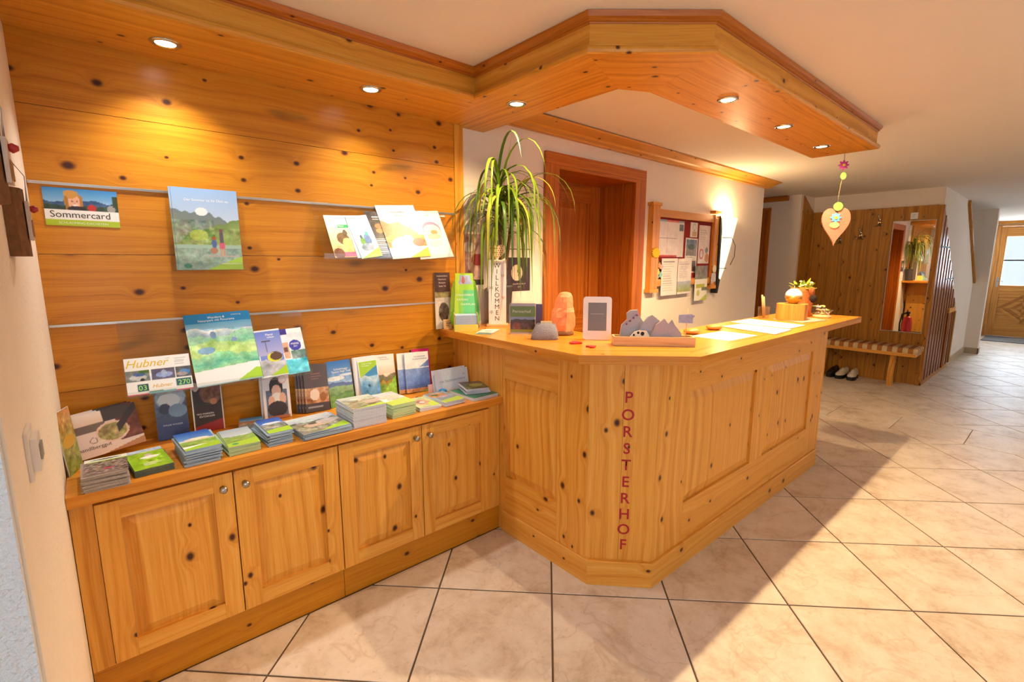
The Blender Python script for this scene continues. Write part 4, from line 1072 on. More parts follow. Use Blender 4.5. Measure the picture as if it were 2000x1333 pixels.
a = Art(0.105, 0.212).fill('f2ece9').grad(0.35, 0.75, 'e8a888', 'f4e8e0').ridge(0.52, 0.03, 61, '7a6a5a', '6a6a35', 0.0).ridge(0.40, 0.03, 62, 'a6702c', '7aa035', 0.0).put(lambda a: a.V < 0.5 * a.U - 0.03, '8cc03a').speck(0.09, 0.0, 0.55)
stand('leaflet with brown cows on a green slope leaning on the wall', -0.428, -0.062, 0.105, 0.212, a, [('Schladming', -0.1, 0.92, 0.010, '8a9098'), ('Almsommer', 0.0, 0.87, 0.010, '8a9098')], roll=-2)
a = Art(0.14, 0.205).fill('eceff6')
a.grad(0, 0.66, '4f74cc', '86a2dc').put(lambda a: (a.V > 0.60), 'eceff6').put(lambda a: (a.V > 0.62) & (a.V < 0.62 + 0.42 * (a.U - 0.58)), '7390d6').speck(0.05, 0.1, 0.75).lines(0.05, 0.95, 0.10, 0.17, 2, '5a5a70').rect(0, 0, 1, 0.10, 'c08a5a').speck(0.1, 0, 0.12).put(lambda a: a.V < 0.10 * (a.U - 0.5), '8cc05a')
for k in range(2):
    stand(('front one of two blue mountain booklets near the counter', 'rear one of two blue mountain booklets near the counter')[k], -0.262 - 0.036 * k, -0.080 + 0.012 * k, 0.138, 0.205, a, [('SCHLADMINGER', 0.12, 0.87, 0.009, '4a5a9a'), ('TAUERN PANORAMA', 0.12, 0.81, 0.009, '4a5a9a')], roll=-2, lean=10, t=0.003, group='blue mountain booklets')
a = Art(0.105, 0.21).fill('d81f78').speck(0.03)
stand('bright pink card behind the blue mountain booklets', -0.216, -0.040, 0.105, 0.212, a, [], roll=-2, lean=9)
a = Art(0.205, 0.105).fill('d5e2f0').rect(0, 0, 0.2, 1, 'cfd3e8').speck(0.015).ell(0.87, 0.72, 0.03, 0.05, 'b3c0d2')
for k in range(2):
    stand(('front pale blue wide card beside the counter side', 'rear pale blue wide card beside the counter side')[k], -0.112 - 0.010 * k, -0.170 + 0.009 * k, 0.205, 0.110 + 0.008 * k, a, [('IHR TAUERNMOMENT', 0.02, 0.45, 0.016, '7f93ae')], roll=0.5, rotz=0, lean=10, cat='card', name='wide_card', group='pale blue wide cards')
a = Art(0.06, 0.06).fill('e8b8ae')
stand('small pink note leaning beside the pale blue cards', -0.225, -0.155, 0.05, 0.05, a, [], lean=10, cat='note', name='pink_note')

# --- flat piles on the cabinet top: every copy is a thing, the top one carries the cover
ORD = ['first', 'second', 'third', 'fourth', 'fifth', 'sixth', 'seventh', 'eighth', 'ninth', 'tenth', 'eleventh', 'twelfth', 'thirteenth', 'fourteenth', 'fifteenth', 'sixteenth', 'seventeenth', 'eighteenth']
def pile(x, y, w, h, n, t, art, rotz, what, texts=(), edge=None, jit=0.003, seed=1, fan=0.0, z0=None, cat='brochure', rotj=2.6):
    r = random.Random(seed)
    b = MB(); b.box(-w / 2, w / 2, 0, h, 0, t * 0.93)
    plain_me = b.mesh('brochure', edge or PAGES)
    z = ZK if z0 is None else z0
    for k in range(n):
        jx, jy, jr = r.uniform(-jit, jit), r.uniform(-jit, jit) - fan * (n - 1 - k), r.uniform(-rotj, rotj)
        M = Matrix.Translation((x + jx, y + jy, z + 0.0003 + t * k)) @ Matrix.Rotation(R(rotz + jr), 4, 'Z')
        if k == n - 1:
            brochure('top copy of the pile of ' + what, w, h, t * 0.93, art, M, texts, cat, 'brochure', 'pile of ' + what, edge)
        else:
            o = obj('brochure', plain_me); o.matrix_world = M
            tag(o, ORD[n - 1 - k] + ' copy from the top in the pile of ' + what, cat, 'pile of ' + what)
EDGE_G = plain('green_white_edges', 'b8cfa0', 0.8, noise=0.25, nscale=400)
EDGE_B = plain('bluish_edges', '9fb4c8', 0.8, noise=0.25, nscale=400)
EDGE_N = plain('newsprint_edges', 'a89a92', 0.9, noise=0.35, nscale=300)
EDGE_D = plain('dark_cover_edges', '5c6a60', 0.8, noise=0.3, nscale=300)
a = Art(0.105, 0.20).fill('7a6a64').speck(0.22, 0, 0.8, coarse=1).rect(0, 0.80, 1, 1, 'e6ece6').rect(0.1, 0.76, 1, 0.81, '9cc03a').ell(0.55, 0.25, 0.12, 0.04, 'c8385a').ell(0.5, 0.9, 0.36, 0.035, '3a3c40')
pile(-1.518, -0.410, 0.105, 0.145, 12, 0.0038, a, 0.5, 'grey newsprint leaflets', [], EDGE_N, 0.004, 2, 0.0024)
a = Art(0.102, 0.205).fill('93c41e').speck(0.06).rect(0, 0.84, 1, 1, 'a9c4dc').speck(0.12, 0.8, 1).ell(0.55, 0.55, 0.25, 0.07, 'e4e6e2').ell(0.55, 0.68, 0.1, 0.06, 'c8b8b0').speck(0.12, 0.3, 0.62, 0.25, 0.85).lines(0.3, 0.8, 0.15, 0.30, 3, 'dfe8c4')
pile(-1.397, -0.392, 0.102, 0.205, 7, 0.0031, a, 4, 'bright green leaflets', [], EDGE_D, 0.0015, 3)
a = Art(0.105, 0.205).grad(0.5, 1, '6f9fe0', '1f52b8').rect(0, 0.45, 1, 0.52, 'd8cfc0').ell(0.5, 0.52, 0.36, 0.09, 'e3d6be').rect(0, 0.2, 1, 0.45, '8fb04a').speck(0.10, 0.2, 0.6).put(lambda a: a.V < 0.10 + 0.14 * a.U, 'a3cf2a')
pile(-1.266, -0.400, 0.105, 0.205, 13, 0.0042, a, 1, 'blue sky lake leaflets', [], EDGE_B, 0.0055, 4)
a = Art(0.1, 0.205).grad(0.5, 1, 'c3d0d8', '9fb4c4').ridge(0.55, 0.02, 71, '7a9a52', '8fae55', 0).speck(0.08, 0, 0.6).put(lambda a: a.V < 0.18 + 0.12 * a.U, 'a9d23a').ell(0.25, 0.12, 0.1, 0.05, '4a9a6a')
pile(-1.140, -0.394, 0.1, 0.205, 9, 0.0037, a, 1.5, 'grey sky meadow leaflets', [], EDGE_G, 0.002, 5)
a = Art(0.09, 0.115).grad(0.5, 1, '5f9fe0', '2f6fb8').rect(0, 0, 1, 0.5, '7a5a48').speck(0.12, 0, 0.6)
pile(-1.065, -0.150, 0.086, 0.10, 6, 0.0042, a, -14, 'small blue postcards at the wall', [], EDGE_B, 0.002, 6)
a = Art(0.085, 0.19).grad(0.6, 1, '3f74d8', '1a46a8').ell(0.5, 0.66, 0.4, 0.05, 'dfe6f0').rect(0, 0.18, 1, 0.58, '8a8a80').speck(0.2, 0.18, 0.6).put(lambda a: a.V < 0.2 + 0.1 * a.U, 'a3cf2a')
pile(-1.018, -0.386, 0.084, 0.19, 13, 0.0038, a, 2, 'narrow blue and green leaflets', [], EDGE_B, 0.0065, 7, rotj=4)
a = Art(0.19, 0.21).grad(0.6, 1, 'a9bcc8', 'c9d4dc').ridge(0.66, 0.03, 81, '6f7a72', '8a8a78', 0).speck(0.12, 0.1, 0.7).ell(0.5, 0.42, 0.3, 0.12, 'c2aa98').ell(0.45, 0.5, 0.12, 0.06, '4a4a4c').ell(0.75, 0.5, 0.25, 0.12, 'b8b4b8').put(lambda a: a.V < 0.20 * (a.U - 0.35) / 0.65 * 1.4, 'a3cf2a').speck(0.05)
pile(-0.853, -0.412, 0.186, 0.215, 8, 0.0036, a, 2, 'wide mountain hut magazines', [], EDGE_B, 0.003, 8)
a = Art(0.142, 0.20).grad(0.5, 1, 'a9b0a0', 'c2cdc8').rect(0, 0, 1, 0.6, '8f8a6a').speck(0.16, 0.05, 0.8).put(lambda a: (a.U > 0.55) & (a.V > 0.3) & (a.V < 0.55), 'b9a9a6').put(lambda a: a.V < 0.16 * (a.U - 0.1) * 1.3, 'a9cf4a')
pile(-0.680, -0.406, 0.142, 0.185, 18, 0.0046, a, -1, 'thick hiking guides', [], plain('guide_edges', 'cdd2e0', 0.8, noise=0.2, nscale=300), 0.0022, 9, rotj=0.8)
a = Art(0.118, 0.215).grad(0.6, 1, 'b9bcc4', 'c9ccd2').ell(0.5, 0.6, 0.5, 0.14, 'd8c4b8').ell(0.6, 0.42, 0.4, 0.08, 'b0b4a8').speck(0.08).put(lambda a: a.V < 0.30 + 0.10 * a.U, 'b3cf4a')
pile(-0.514, -0.385, 0.116, 0.215, 12, 0.0049, a, 2.5, 'pastel sunset leaflets', [], EDGE_G, 0.003, 10)
a = Art(0.11, 0.16).fill('b9c48a').ell(0.45, 0.5, 0.36, 0.28, 'c8a078').ell(0.45, 0.5, 0.2, 0.15, '9a5a58').ell(0.5, 0.48, 0.12, 0.08, 'ece6ea').speck(0.07).put(lambda a: (a.V < 0.5 * a.U) & (a.U > 0.6), 'b9d84a')
pile(-0.378, -0.382, 0.108, 0.165, 5, 0.0036, a, -4, 'round plate leaflets', [], PAGES, 0.002, 11)
a = Art(0.115, 0.185).fill('8a9aa8').ell(0.4, 0.7, 0.4, 0.2, 'c88a4a').ell(0.55, 0.55, 0.2, 0.1, 'c8a0b8').ell(0.3, 0.75, 0.15, 0.08, '3a5a3a').speck(0.10).put(lambda a: a.V < 0.2 + 0.12 * a.U, 'b9d84a')
pile(-0.246, -0.388, 0.114, 0.185, 5, 0.0044, a, 4, 'orange and violet recipe leaflets', [], PAGES, 0.003, 12)
a = Art(0.19, 0.21).fill('2f6a4a').speck(0.04).rect(0, 0, 0.12, 1, '2f7a5a')
pile(-0.075, -0.402, 0.155, 0.20, 2, 0.008, a, 2, 'large dark green booklets', [], PAGES, 0.001, 13, rotj=0.5)
a = Art(0.12, 0.16).fill('4f5a3a').speck(0.12).ell(0.6, 0.5, 0.3, 0.2, '8a8a4a').rect(0, 0.7, 1, 1, '5a4a42')
pile(-0.085, -0.350, 0.118, 0.15, 6, 0.0046, a, -22, 'small dark leaflets', [], plain('lilac_edges', 'd3d3e6', 0.8, noise=0.2, nscale=300), 0.005, 14, z0=ZK + 0.0166, rotj=5)
b = MB(); b.lathe([(0.016, 0), (0.02, 0.004), (0.02, 0.018), (0.015, 0.023), (0.001, 0.024)], 18)
tag(b.build('blue_glue_stick_cap', plain('blue_plastic', '1f86c8', 0.4), None, (-0.185, -0.185, ZK)), 'little round blue plastic cap beside the orange leaflets', 'cap')

# ------------------------------------------------------------------ things on the reception counter
ZC = 1.0219
def zero(M=None): return MB()

# ponytail palm behind the welcome sign
palm = thing('potted_palm', 'tall potted palm with long drooping leaves on the counter', 'plant', (0.318, -0.048, ZC))
LEAF = plain('palm_leaf_green', '7d9c22', 0.4, noise=0.35, nscale=7)
LEAF_D = plain('palm_leaf_dark', '4f7424', 0.4, noise=0.3, nscale=7)
LEAF_Y = plain('palm_leaf_yellow', 'b9b03c', 0.45, noise=0.3, nscale=7)
POT = plain('anthracite_pot', '4a4648', 0.55)
SOIL = plain('potting_soil', '2b1d14', 1.0, noise=0.3, nscale=120, bump=0.8)
b = MB(); b.lathe([(0.001, 0.0), (0.046, 0.0), (0.050, 0.01), (0.064, 0.205), (0.068, 0.21), (0.068, 0.225), (0.060, 0.225), (0.057, 0.19), (0.001, 0.19)], 28)
b.build('pot', POT, palm)
b = MB(); b.lathe([(0.001, 0.1955), (0.0565, 0.1955), (0.0565, 0.1915), (0.001, 0.1915)], 20); b.build('soil', SOIL, palm)
TRUNK = plain('palm_stem', '7a6038', 0.85, noise=0.3, nscale=60, bump=0.5, bscale=120)
b = MB(); b.tube([(0, 0, 0.196), (-0.005, 0, 0.32), (-0.012, -0.01, 0.46), (-0.03, -0.012, 0.73)], [0.016, 0.012, 0.011, 0.009], 10); b.build('stem', TRUNK, palm)
b = MB(); b.tube([(0.01, -0.01, 0.196), (0.02, -0.015, 0.34), (0.045, -0.02, 0.50), (0.06, -0.02, 0.66)], [0.014, 0.011, 0.010, 0.008], 10); b.build('stem', TRUNK, palm)
rnd = random.Random(5)
def leaf(base, az, el, L, w, droop, mat, n=11):
    p = Vector(base); d_el = el
    pts = [p.copy()]
    for i in range(n):
        st = L / n
        dv = Vector((math.cos(az) * math.cos(d_el), math.sin(az) * math.cos(d_el), math.sin(d_el)))
        p = p + dv * st
        lim = 0.055 if p.x > -0.20 else 0.022
        if p.y > lim: p.y = lim                      # leaves bend along the wall
        pts.append(p.copy())
        d_el = max(d_el - droop * (1.0 + 0.5 * math.cos(d_el)) / n, -1.52)
    b = MB()
    side = Vector((-math.sin(az), math.cos(az), 0))
    rows = []
    for i, q in enumerate(pts):
        t = i / n
        ww = w * (0.55 + 0.45 * min(1, t * 5)) * (1 - t ** 2.2) + 0.0004
        tan = (pts[min(i + 1, n)] - pts[max(i - 1, 0)]).normalized()
        nr = side.cross(tan)
        rows.append((q - side * ww, q - nr * ww * 0.35, q + side * ww))
    for i in range(n):
        for k in range(2):
            b.poly([rows[i][k], rows[i][k + 1], rows[i + 1][k + 1], rows[i + 1][k]], None, 0, True)
    b.build('leaf', mat, palm)
crowns = [(-0.03, -0.012, 0.73), (0.05, -0.02, 0.66), (-0.01, -0.02, 0.58)]
for i in range(88):
    c = crowns[(0, 1, 2, 1, 0)[i % 5]]
    az = rnd.uniform(0, 6.283)
    if math.sin(az) > 0.3 and rnd.random() < 0.7: az = -az
    el = rnd.uniform(0.1, 1.45)
    L = rnd.uniform(0.34, 0.72)
    hgt = rnd.uniform(-0.10, 0.05)
    leaf((c[0] + rnd.uniform(-.008, .008), c[1] + rnd.uniform(-.008, .008), c[2] + hgt), az, el, L, rnd.uniform(0.006, 0.0105), rnd.uniform(1.9, 4.3), rnd.choice([LEAF, LEAF, LEAF_D, LEAF_Y]))
leaf((0.0, -0.01, 0.66), -0.9, 1.50, 0.40, 0.0035, 0.15, LEAF_D)
leaf((-0.02, -0.01, 0.62), -0.4, 1.45, 0.50, 0.006, 2.6, LEAF)
leaf((0.05, -0.02, 0.66), -0.1, 1.30, 0.62, 0.006, 1.9, LEAF_Y)
leaf((0.0, -0.02, 0.64), -0.6, 1.40, 0.56, 0.007, 2.9, LEAF_D)
leaf((-0.02, -0.02, 0.64), 3.6, 1.45, 0.50, 0.006, 2.6, LEAF_D)

def cmat(x, y, z, rz=0.0): return Matrix.Translation((x, y, z)) @ Matrix.Rotation(R(rz), 4, 'Z')
VIEW = -41.0          # rotz that turns a front towards the photographer

# brown leaflet and its little holder
a = Art(0.1, 0.21).fill('cfc0b4').rect(0, 0.66, 1, 1, '4a2c28').rect(0, 0.56, 1, 0.66, '8a7a4a').speck(0.12, 0.56, 0.67).ell(0.55, 0.3, 0.34, 0.17, '5a4a3c').speck(0.12, 0.12, 0.48, 0.2, 0.9)
brochure('brown and beige guest house leaflet standing at the wall end of the counter', 0.098, 0.30, 0.003, a, upright(-0.062, -0.014, ZC, 2.0, 0, 0),
         [('Hopfenerlebnis', 0, 0.93, 0.011, 'e6d8d0'), ('Naturhotel', 0, 0.87, 0.011, 'e6d8d0'), ('Ramsauer', 0, 0.81, 0.011, 'e6d8d0'), ('Unser Tal', 0, 0.75, 0.011, 'e6d8d0'), ('Urlaub', -0.15, 0.50, 0.012, 'b89a86')])
a = Art(0.045, 0.05).fill('e6b678').lines(0.3, 1, 0.1, 0.9, 4, '2c2420')
brochure('small orange flyer with black text at the very left end of the counter', 0.045, 0.052, 0.001, a, upright(-0.055, -0.045, ZC, 14, -20, 0), cat='flyer', name='flyer')

# green leaflet dispenser
disp = thing('leaflet_dispenser', 'bright green cardboard leaflet dispenser on the counter', 'dispenser', (-0.012, -0.150, ZC), R(-32))
disp.scale = (1.22, 1.22, 1.22)
a = Art(0.13, 0.245).grad(0, 1, '7ccf4a', 'a6d82a').put(lambda a: a.U < 0.3, 'b9d81a').put(lambda a: (a.U > 0.45) & (a.V < 0.7), '62c878').rect(0.25, 0.80, 0.85, 0.96, '9fb0d8').ell(0.45, 0.88, 0.08, 0.07, 'c86a5a').speck(0.05, 0.8, 0.97, 0.25, 0.85)
GREEN = plain('green_card', '8fce2e', 0.5)
me = cover_mesh('back_card', 0.13, 0.245, 0.002, a, GREEN)
n = len(me.vertices)
co = np.zeros(n * 3); me.vertices.foreach_get('co', co); co = co.reshape(-1, 3)
yy = co[:, 1] / 0.245
co[:, 0] *= np.interp(yy, [0, 0.15, 0.45, 0.72, 0.86, 0.88, 1.0], [0.72, 1.02, 0.98, 0.86, 0.74, 0.62, 0.60])
me.vertices.foreach_set('co', co.ravel()); me.update()
bc = obj('back_card', me, disp); bc.matrix_basis = upright(0, 0.045, 0, 8)
text(bc, 'WANDERBUS', 0.0, 0.145, 0.003, 0.013, 'e8f6d8'); text(bc, 'RAMSAU', -0.01, 0.125, 0.003, 0.013, 'e8f6d8'); text(bc, 'FAHRPLAN', 0.015, 0.104, 0.003, 0.013, 'e8f6d8')
b = MB(); b.box(-0.048, 0.048, -0.042, -0.040, 0, 0.03); b.box(-0.050, -0.048, -0.042, 0.04, 0, 0.075); b.box(0.048, 0.050, -0.042, 0.04, 0, 0.075); b.box(-0.048, 0.048, -0.0398, 0.0398, 0.0, 0.002)
b.build('tray', plain('yellow_card', 'd8cf5a', 0.6), disp)
FLY = plain('pale_blue_flyers', 'a9bcd8', 0.8, noise=0.15, nscale=300)
Md = Matrix.Translation((-0.012, -0.150, ZC)) @ Matrix.Rotation(R(-32), 4, 'Z') @ Matrix.Scale(1.22, 4)
b = MB(); b.box(-0.0465, 0.0465, -0.0385, 0.030, 0, 0.0055); fme = b.mesh('flyer', FLY)
for k in range(11):
    o = obj('flyer', fme); o.matrix_world = Md @ Matrix.Translation((0, 0.0, 0.0024 + 0.0061 * k)); tag(o, ORD[10 - k] + ' pale blue flyer from the top in the green dispenser', 'flyer', 'pale blue flyers in the green dispenser')

# pink grey picture board beside the pot, behind the dispenser
b = MB(); b.prism([(-0.04, 0.0), (0.05, 0.0), (0.02, 0.21), (-0.015, 0.21)], -0.006, 0.006, axis=1)
o = b.build('slate_wedge', plain('grey_slate', '8d8080', 0.8, noise=0.2, nscale=30), None, (0.080, -0.066, ZC), (R(-6), 0, R(VIEW)))
tag(o, 'grey wedge shaped slate standing left of the welcome sign', 'slate')

# welcome board with openwork heart
wel = thing('welcome_sign', 'white wooden WILLKOMMEN board topped by an openwork heart', 'sign', (0.222, -0.128, ZC), R(VIEW))
b = MB(); b.box(-0.049, 0.049, -0.009, 0.009, 0, 0.355); b.build('board', plain('whitewashed_board', 'e8e4e6', 0.7, noise=0.05, nscale=30), wel)
b = MB(); b.box(-0.06, 0.06, -0.03, 0.05, 0, 0.012); b.build('foot', RAW, wel)
for o_ in wel.children:
    if o_.name.startswith('board'): o_.location.z = 0.0125
for k, ch in enumerate('WILLKOMMEN'):
    text(wel, ch, 0, 0, 0, 0.036, '3d3a3c', M=Matrix.Translation((-0.002, -0.0095, 0.325 - k * 0.0325)) @ Matrix.Rotation(R(90), 4, 'X'))
for zz in (0.21, 0.075):
    text(wel, '*', 0, 0, 0, 0.05, '5a5658', M=Matrix.Translation((-0.034, -0.0095, zz - 0.02)) @ Matrix.Rotation(R(90), 4, 'X'))
def heart_pts(w, h, n=40):
    P = []
    for i in range(n):
        t = 2 * math.pi * i / n
        x = 16 * math.sin(t) ** 3; y = 13 * math.cos(t) - 5 * math.cos(2 * t) - 2 * math.cos(3 * t) - math.cos(4 * t)
        P.append((x / 32 * w, (y + 17) / 29 * h))
    return P[::-1]
hp = heart_pts(0.095, 0.088)
b = MB(); b.prism(hp, -0.004, 0.004, 0, axis=1); hb = b.build('heart', plain('pale_openwork_wood', 'edc595', 0.6), wel, (0, 0, 0.362))
HOLE_SHADE = plain('cut_out_shadow', '6b4a26', 0.9)  # dark colour painted as the shade inside the openwork holes
rr = random.Random(3)
for i in range(7):
    for j in range(6):
        x = -0.036 + i * 0.012 + (j % 2) * 0.006; z = 0.022 + j * 0.0115
        if abs(x) < 0.040 * min(1, z / 0.05) * (1 if z < 0.07 else 0.9) - 0.004 and not (z > 0.070 and abs(x) < 0.01):
            s = MB(); s.prism([(x - .0032, z), (x, z - .0038), (x + .0032, z), (x, z + .0038)], -0.0046, -0.0041, axis=1); s.build('cut_out_shade', HOLE_SHADE, hb)
b = MB(); b.tube([(-0.03, -0.012, 0.352), (-0.005, -0.014, 0.365), (0.02, -0.013, 0.36), (0.045, -0.012, 0.372)], [0.004, 0.007, 0.005, 0.007], 8); b.build('ribbon', plain('cream_ribbon', 'efe6d2', 0.7), wel)
b = MB()
b.prism([(p[0] * 0.2 + 0.030, p[1] * 0.22 + 0.27) for p in hp], -0.0115, -0.0092, axis=1); b.build('little_heart', plain('beige_felt', 'd8bfae', 0.9), wel)
b = MB(); b.prism([(p[0] * 0.2 + 0.032, p[1] * 0.22 + 0.15) for p in hp], -0.0115, -0.0092, axis=1); b.build('little_heart', MATS['beige_felt'], wel)

# cards lying in front
for k, (x, y, rz, c) in enumerate(((-0.035, -0.325, -50, ('cfc6bc', '3a8a70')), (-0.018, -0.318, -54, ('e6dfd6', '8a6a5a')))):
    a = Art(0.085, 0.18).fill(c[0]).speck(0.05).rect(0, 0, 1, 0.16, c[1]).ell(0.5, 0.5, 0.3, 0.15, 'b9a8a0')
    brochure(('glossy card with a green end lying on the counter below the sign', 'second glossy card lying on top of the green-ended one')[k], 0.085 - 0.01 * k, 0.18 - 0.02 * k, 0.0015, a, cmat(x, y, ZC + 0.0018 * k, rz), cat='card', name='card')

# clear card stand with the house card
st = thing('card_stand', 'clear stand of house cards with a photo of wooden houses', 'card stand', (0.112, -0.452, ZC), R(VIEW - 6))
b = MB(); b.box(-0.062, 0.062, -0.006, -0.004, 0.006, 0.165); b.box(-0.062, 0.062, -0.006, 0.05, 0.0, 0.004); b.box(-0.062, 0.062, 0.018, 0.020, 0.0045, 0.15); b.box(-0.062, -0.060, -0.0035, 0.0175, 0.0045, 0.15)
b.build('clear_stand', ACRYL, st)
a = Art(0.112, 0.15).fill('b9b4c8').rect(0, 0.56, 1, 0.90, '6a8a4a').rect(0, 0.40, 1, 0.56, '8fa0d8').ridge(0.46, 0.02, 5, '3f4a5a', '4a3a40', 0.1).ell(0.3, 0.24, 0.22, 0.12, '8a3f34').ell(0.65, 0.27, 0.25, 0.08, '5a3a3c').speck(0.10, 0.1, 0.4).rect(0, 0.04, 1, 0.13, '8aa03a')
for k in range(2):
    o = obj('house_card', cover_mesh('house_card', 0.112, 0.15, 0.0015, a)); o.parent = st
    o.matrix_basis = upright(0.0 + 0.012 * k, -0.0035 + 0.007 * (k + 0.05) + 0.002, 0.0055, 0)
    if k == 0: text(o, 'Porsterhof', 0, 0.103, 0.002, 0.021, 'f2f2ec')
b = MB(); b.box(0.068, 0.10, 0.022, 0.036, 0.0, 0.15); b.build('side_pack', plain('purple_pack', '5a5078', 0.6), st)

# felt pouch
felt = plain('grey_felt', '8a8690', 0.95, noise=0.2, nscale=150, bump=0.6, bscale=200)
pch = thing('felt_pouch', 'small grey felt pouch with a paper tag on the counter', 'pouch', (0.098, -0.628, ZC), R(VIEW))
b = MB()
nx, ny = 14, 8
def pouch(u, v):
    x = (u - 0.5) * 0.125 * (1.0 - 0.22 * v); 
    return x
rows = []
for i in range(9):
    v = i / 8
    L_ = 0.064 * (1 - 0.35 * v ** 2); D_ = 0.040 * (1 - v ** 2.2) + 0.003; z = 0.072 * v
    rows.append([(L_ * math.copysign(abs(math.cos(t)) ** 0.6, math.cos(t)) + 0.006 * v, D_ * math.copysign(abs(math.sin(t)) ** 0.7, math.sin(t)), z + 0.004 * math.sin(3 * t) * v) for t in [2 * math.pi * k / 24 for k in range(24)]])
for i in range(8):
    for k in range(24):
        b.poly([rows[i][k], rows[i][(k + 1) % 24], rows[i + 1][(k + 1) % 24], rows[i + 1][k]], None, 0, True)
b.poly(rows[0][::-1]); b.poly(rows[-1])
b.build('pouch_body', felt, pch)
b = MB(); b.box(-0.018, 0.034, -0.003, 0.003, 0.068, 0.084); b.build('paper_tag', plain('cream_tag', 'e6dcae', 0.8), pch)

# salt lamp
SALT = plain('pink_salt', 'e08a5c', 0.55, noise=0.25, nscale=28, bump=0.6, bscale=30, emit='ff7a3a', estr=0.16)
sl = thing('salt_lamp', 'glowing orange salt crystal lamp on a wooden base', 'lamp', (0.268, -0.578, ZC), R(VIEW))
b = MB(); b.lathe([(0.001, 0), (0.058, 0), (0.060, 0.006), (0.058, 0.020), (0.001, 0.020)], 24); b.build('lamp_base', BARK, sl)
b = MB(); rr = random.Random(11)
prof = [(0.0205, 0.056), (0.05, 0.061), (0.09, 0.060), (0.115, 0.056), (0.135, 0.048), (0.165, 0.043), (0.188, 0.039), (0.205, 0.028), (0.211, 0.012)]
rows = []
NR = 14
off = [rr.uniform(-.14, .14) for _ in range(NR)]
for i, (z, r_) in enumerate(prof):
    rows.append([(r_ * (1 + off[k] * 0.7 + rr.uniform(-.09, .09)) * math.cos(2 * math.pi * k / NR) + 0.012 * (z / 0.2), r_ * (1 + off[k] * 0.7 + rr.uniform(-.09, .09)) * math.sin(2 * math.pi * k / NR), z) for k in range(NR)])
for i in range(len(rows) - 1):
    for k in range(NR):
        b.poly([rows[i][k], rows[i][(k + 1) % NR], rows[i + 1][(k + 1) % NR], rows[i + 1][k]], None, 0, False)
b.poly(rows[0][::-1]); b.poly(rows[-1])
b.build('salt_crystal', SALT, sl)

# tablet like display on a stand
tb = thing('display_frame', 'white framed grey display standing on the counter', 'display', (0.262, -0.806, ZC), R(-49))
def rrect(w, h, r, n=5):
    P = []
    for cx, cy, a0 in ((w / 2 - r, h - r, 0), (-w / 2 + r, h - r, 90), (-w / 2 + r, r, 180), (w / 2 - r, r, 270)):
        for k in range(n + 1):
            t = R(a0 + 90 * k / n); P.append((cx + r * math.cos(t), cy + r * math.sin(t)))
    return P
Mt = Matrix.Rotation(R(-9), 4, 'X')
b = MB(); b.prism(rrect(0.130, 0.200, 0.014), -0.006, 0.006, axis=1, M=Mt); b.build('frame', plain('white_plastic', 'e9e7ec', 0.35), tb)
b = MB(); b.box(-0.042, 0.042, -0.0068, -0.0062, 0.042, 0.172, M=Mt); b.build('screen', plain('grey_screen', '74757c', 0.25), tb)
b = MB(); b.prism([(0.010, 0.002), (0.05, 0.0), (0.012, 0.12)], -0.03, 0.03, axis=0, M=Matrix.Identity(4)); b.build('prop', MATS['white_plastic'], tb)

# red felt trinkets
RF = plain('red_felt', 'd8352a', 0.8)
for k, (x, y, s_) in enumerate(((0.115, -0.815, 1.0), (0.098, -0.918, 0.8))):
    b = MB(); b.prism([(p[0] * 0.62 * s_, (p[1] - 0.04) * 0.62 * s_) for p in hp], 0.0, 0.007 * s_)
    o = b.build('felt_heart', RF, None, (x, y, ZC), (0, 0, R(20 + 60 * k)))
    tag(o, ('larger flat red felt heart before the display', 'smaller flat red felt heart at the counter edge')[k], 'ornament', 'red felt hearts')

# wooden tray with felt mountains, cow and signpost
tr = thing('mountain_tray', 'pale wooden tray holding grey felt mountains', 'tray', (0.335, -1.055, ZC), R(-46))
b = MB(); b.box(-0.172, 0.172, -0.037, -0.029, 0, 0.040); b.box(-0.172, 0.172, 0.029, 0.037, 0, 0.040); b.box(-0.172, -0.164, -0.0288, 0.0288, 0, 0.040); b.box(0.164, 0.172, -0.0288, 0.0288, 0, 0.040); b.box(-0.1638, 0.1638, -0.0288, 0.0288, 0, 0.006)
b.build('tray_box', RAW, tr)
TM = Matrix.Translation((0.335, -1.055, ZC)) @ Matrix.Rotation(R(-46), 4, 'Z')
LF = plain('pale_grey_felt', 'a9adc0', 0.95, noise=0.12, nscale=120)
LF2 = plain('mauve_grey_felt', 'b0a9b8', 0.95, noise=0.12, nscale=120)
TRIM = plain('pale_wood_edge', 'e6d0b4', 0.7)
def cutout(name, label, pts, y, mat, cat, thick=0.006):
    o = thing(name, label, cat); o.matrix_world = TM
    b = MB(); b.prism(pts, y, y + thick, axis=1); b.build('felt_face', mat, o)
    cx = sum(p[0] for p in pts) / len(pts); cz = sum(p[1] for p in pts) / len(pts)
    big = [(cx + (p[0] - cx) * 1.035, max(0.0065, cz + (p[1] - cz) * 1.04)) for p in pts]
    b = MB(); b.prism(big, y + thick + 0.0003, y + thick + 0.003, axis=1); b.build('wooden_back', TRIM, o)
    return o
m1 = cutout('mountain_cutout', 'left felt mountain with four violet beads in the tray', [(-0.142, 0.007), (0.02, 0.007), (-0.035, 0.09), (-0.058, 0.125), (-0.067, 0.150), (-0.098, 0.148), (-0.112, 0.135), (-0.110, 0.108), (-0.132, 0.085)][0:9], 0.014, LF, 'mountain')
BEAD = plain('violet_bead', '8a3a6a', 0.3)
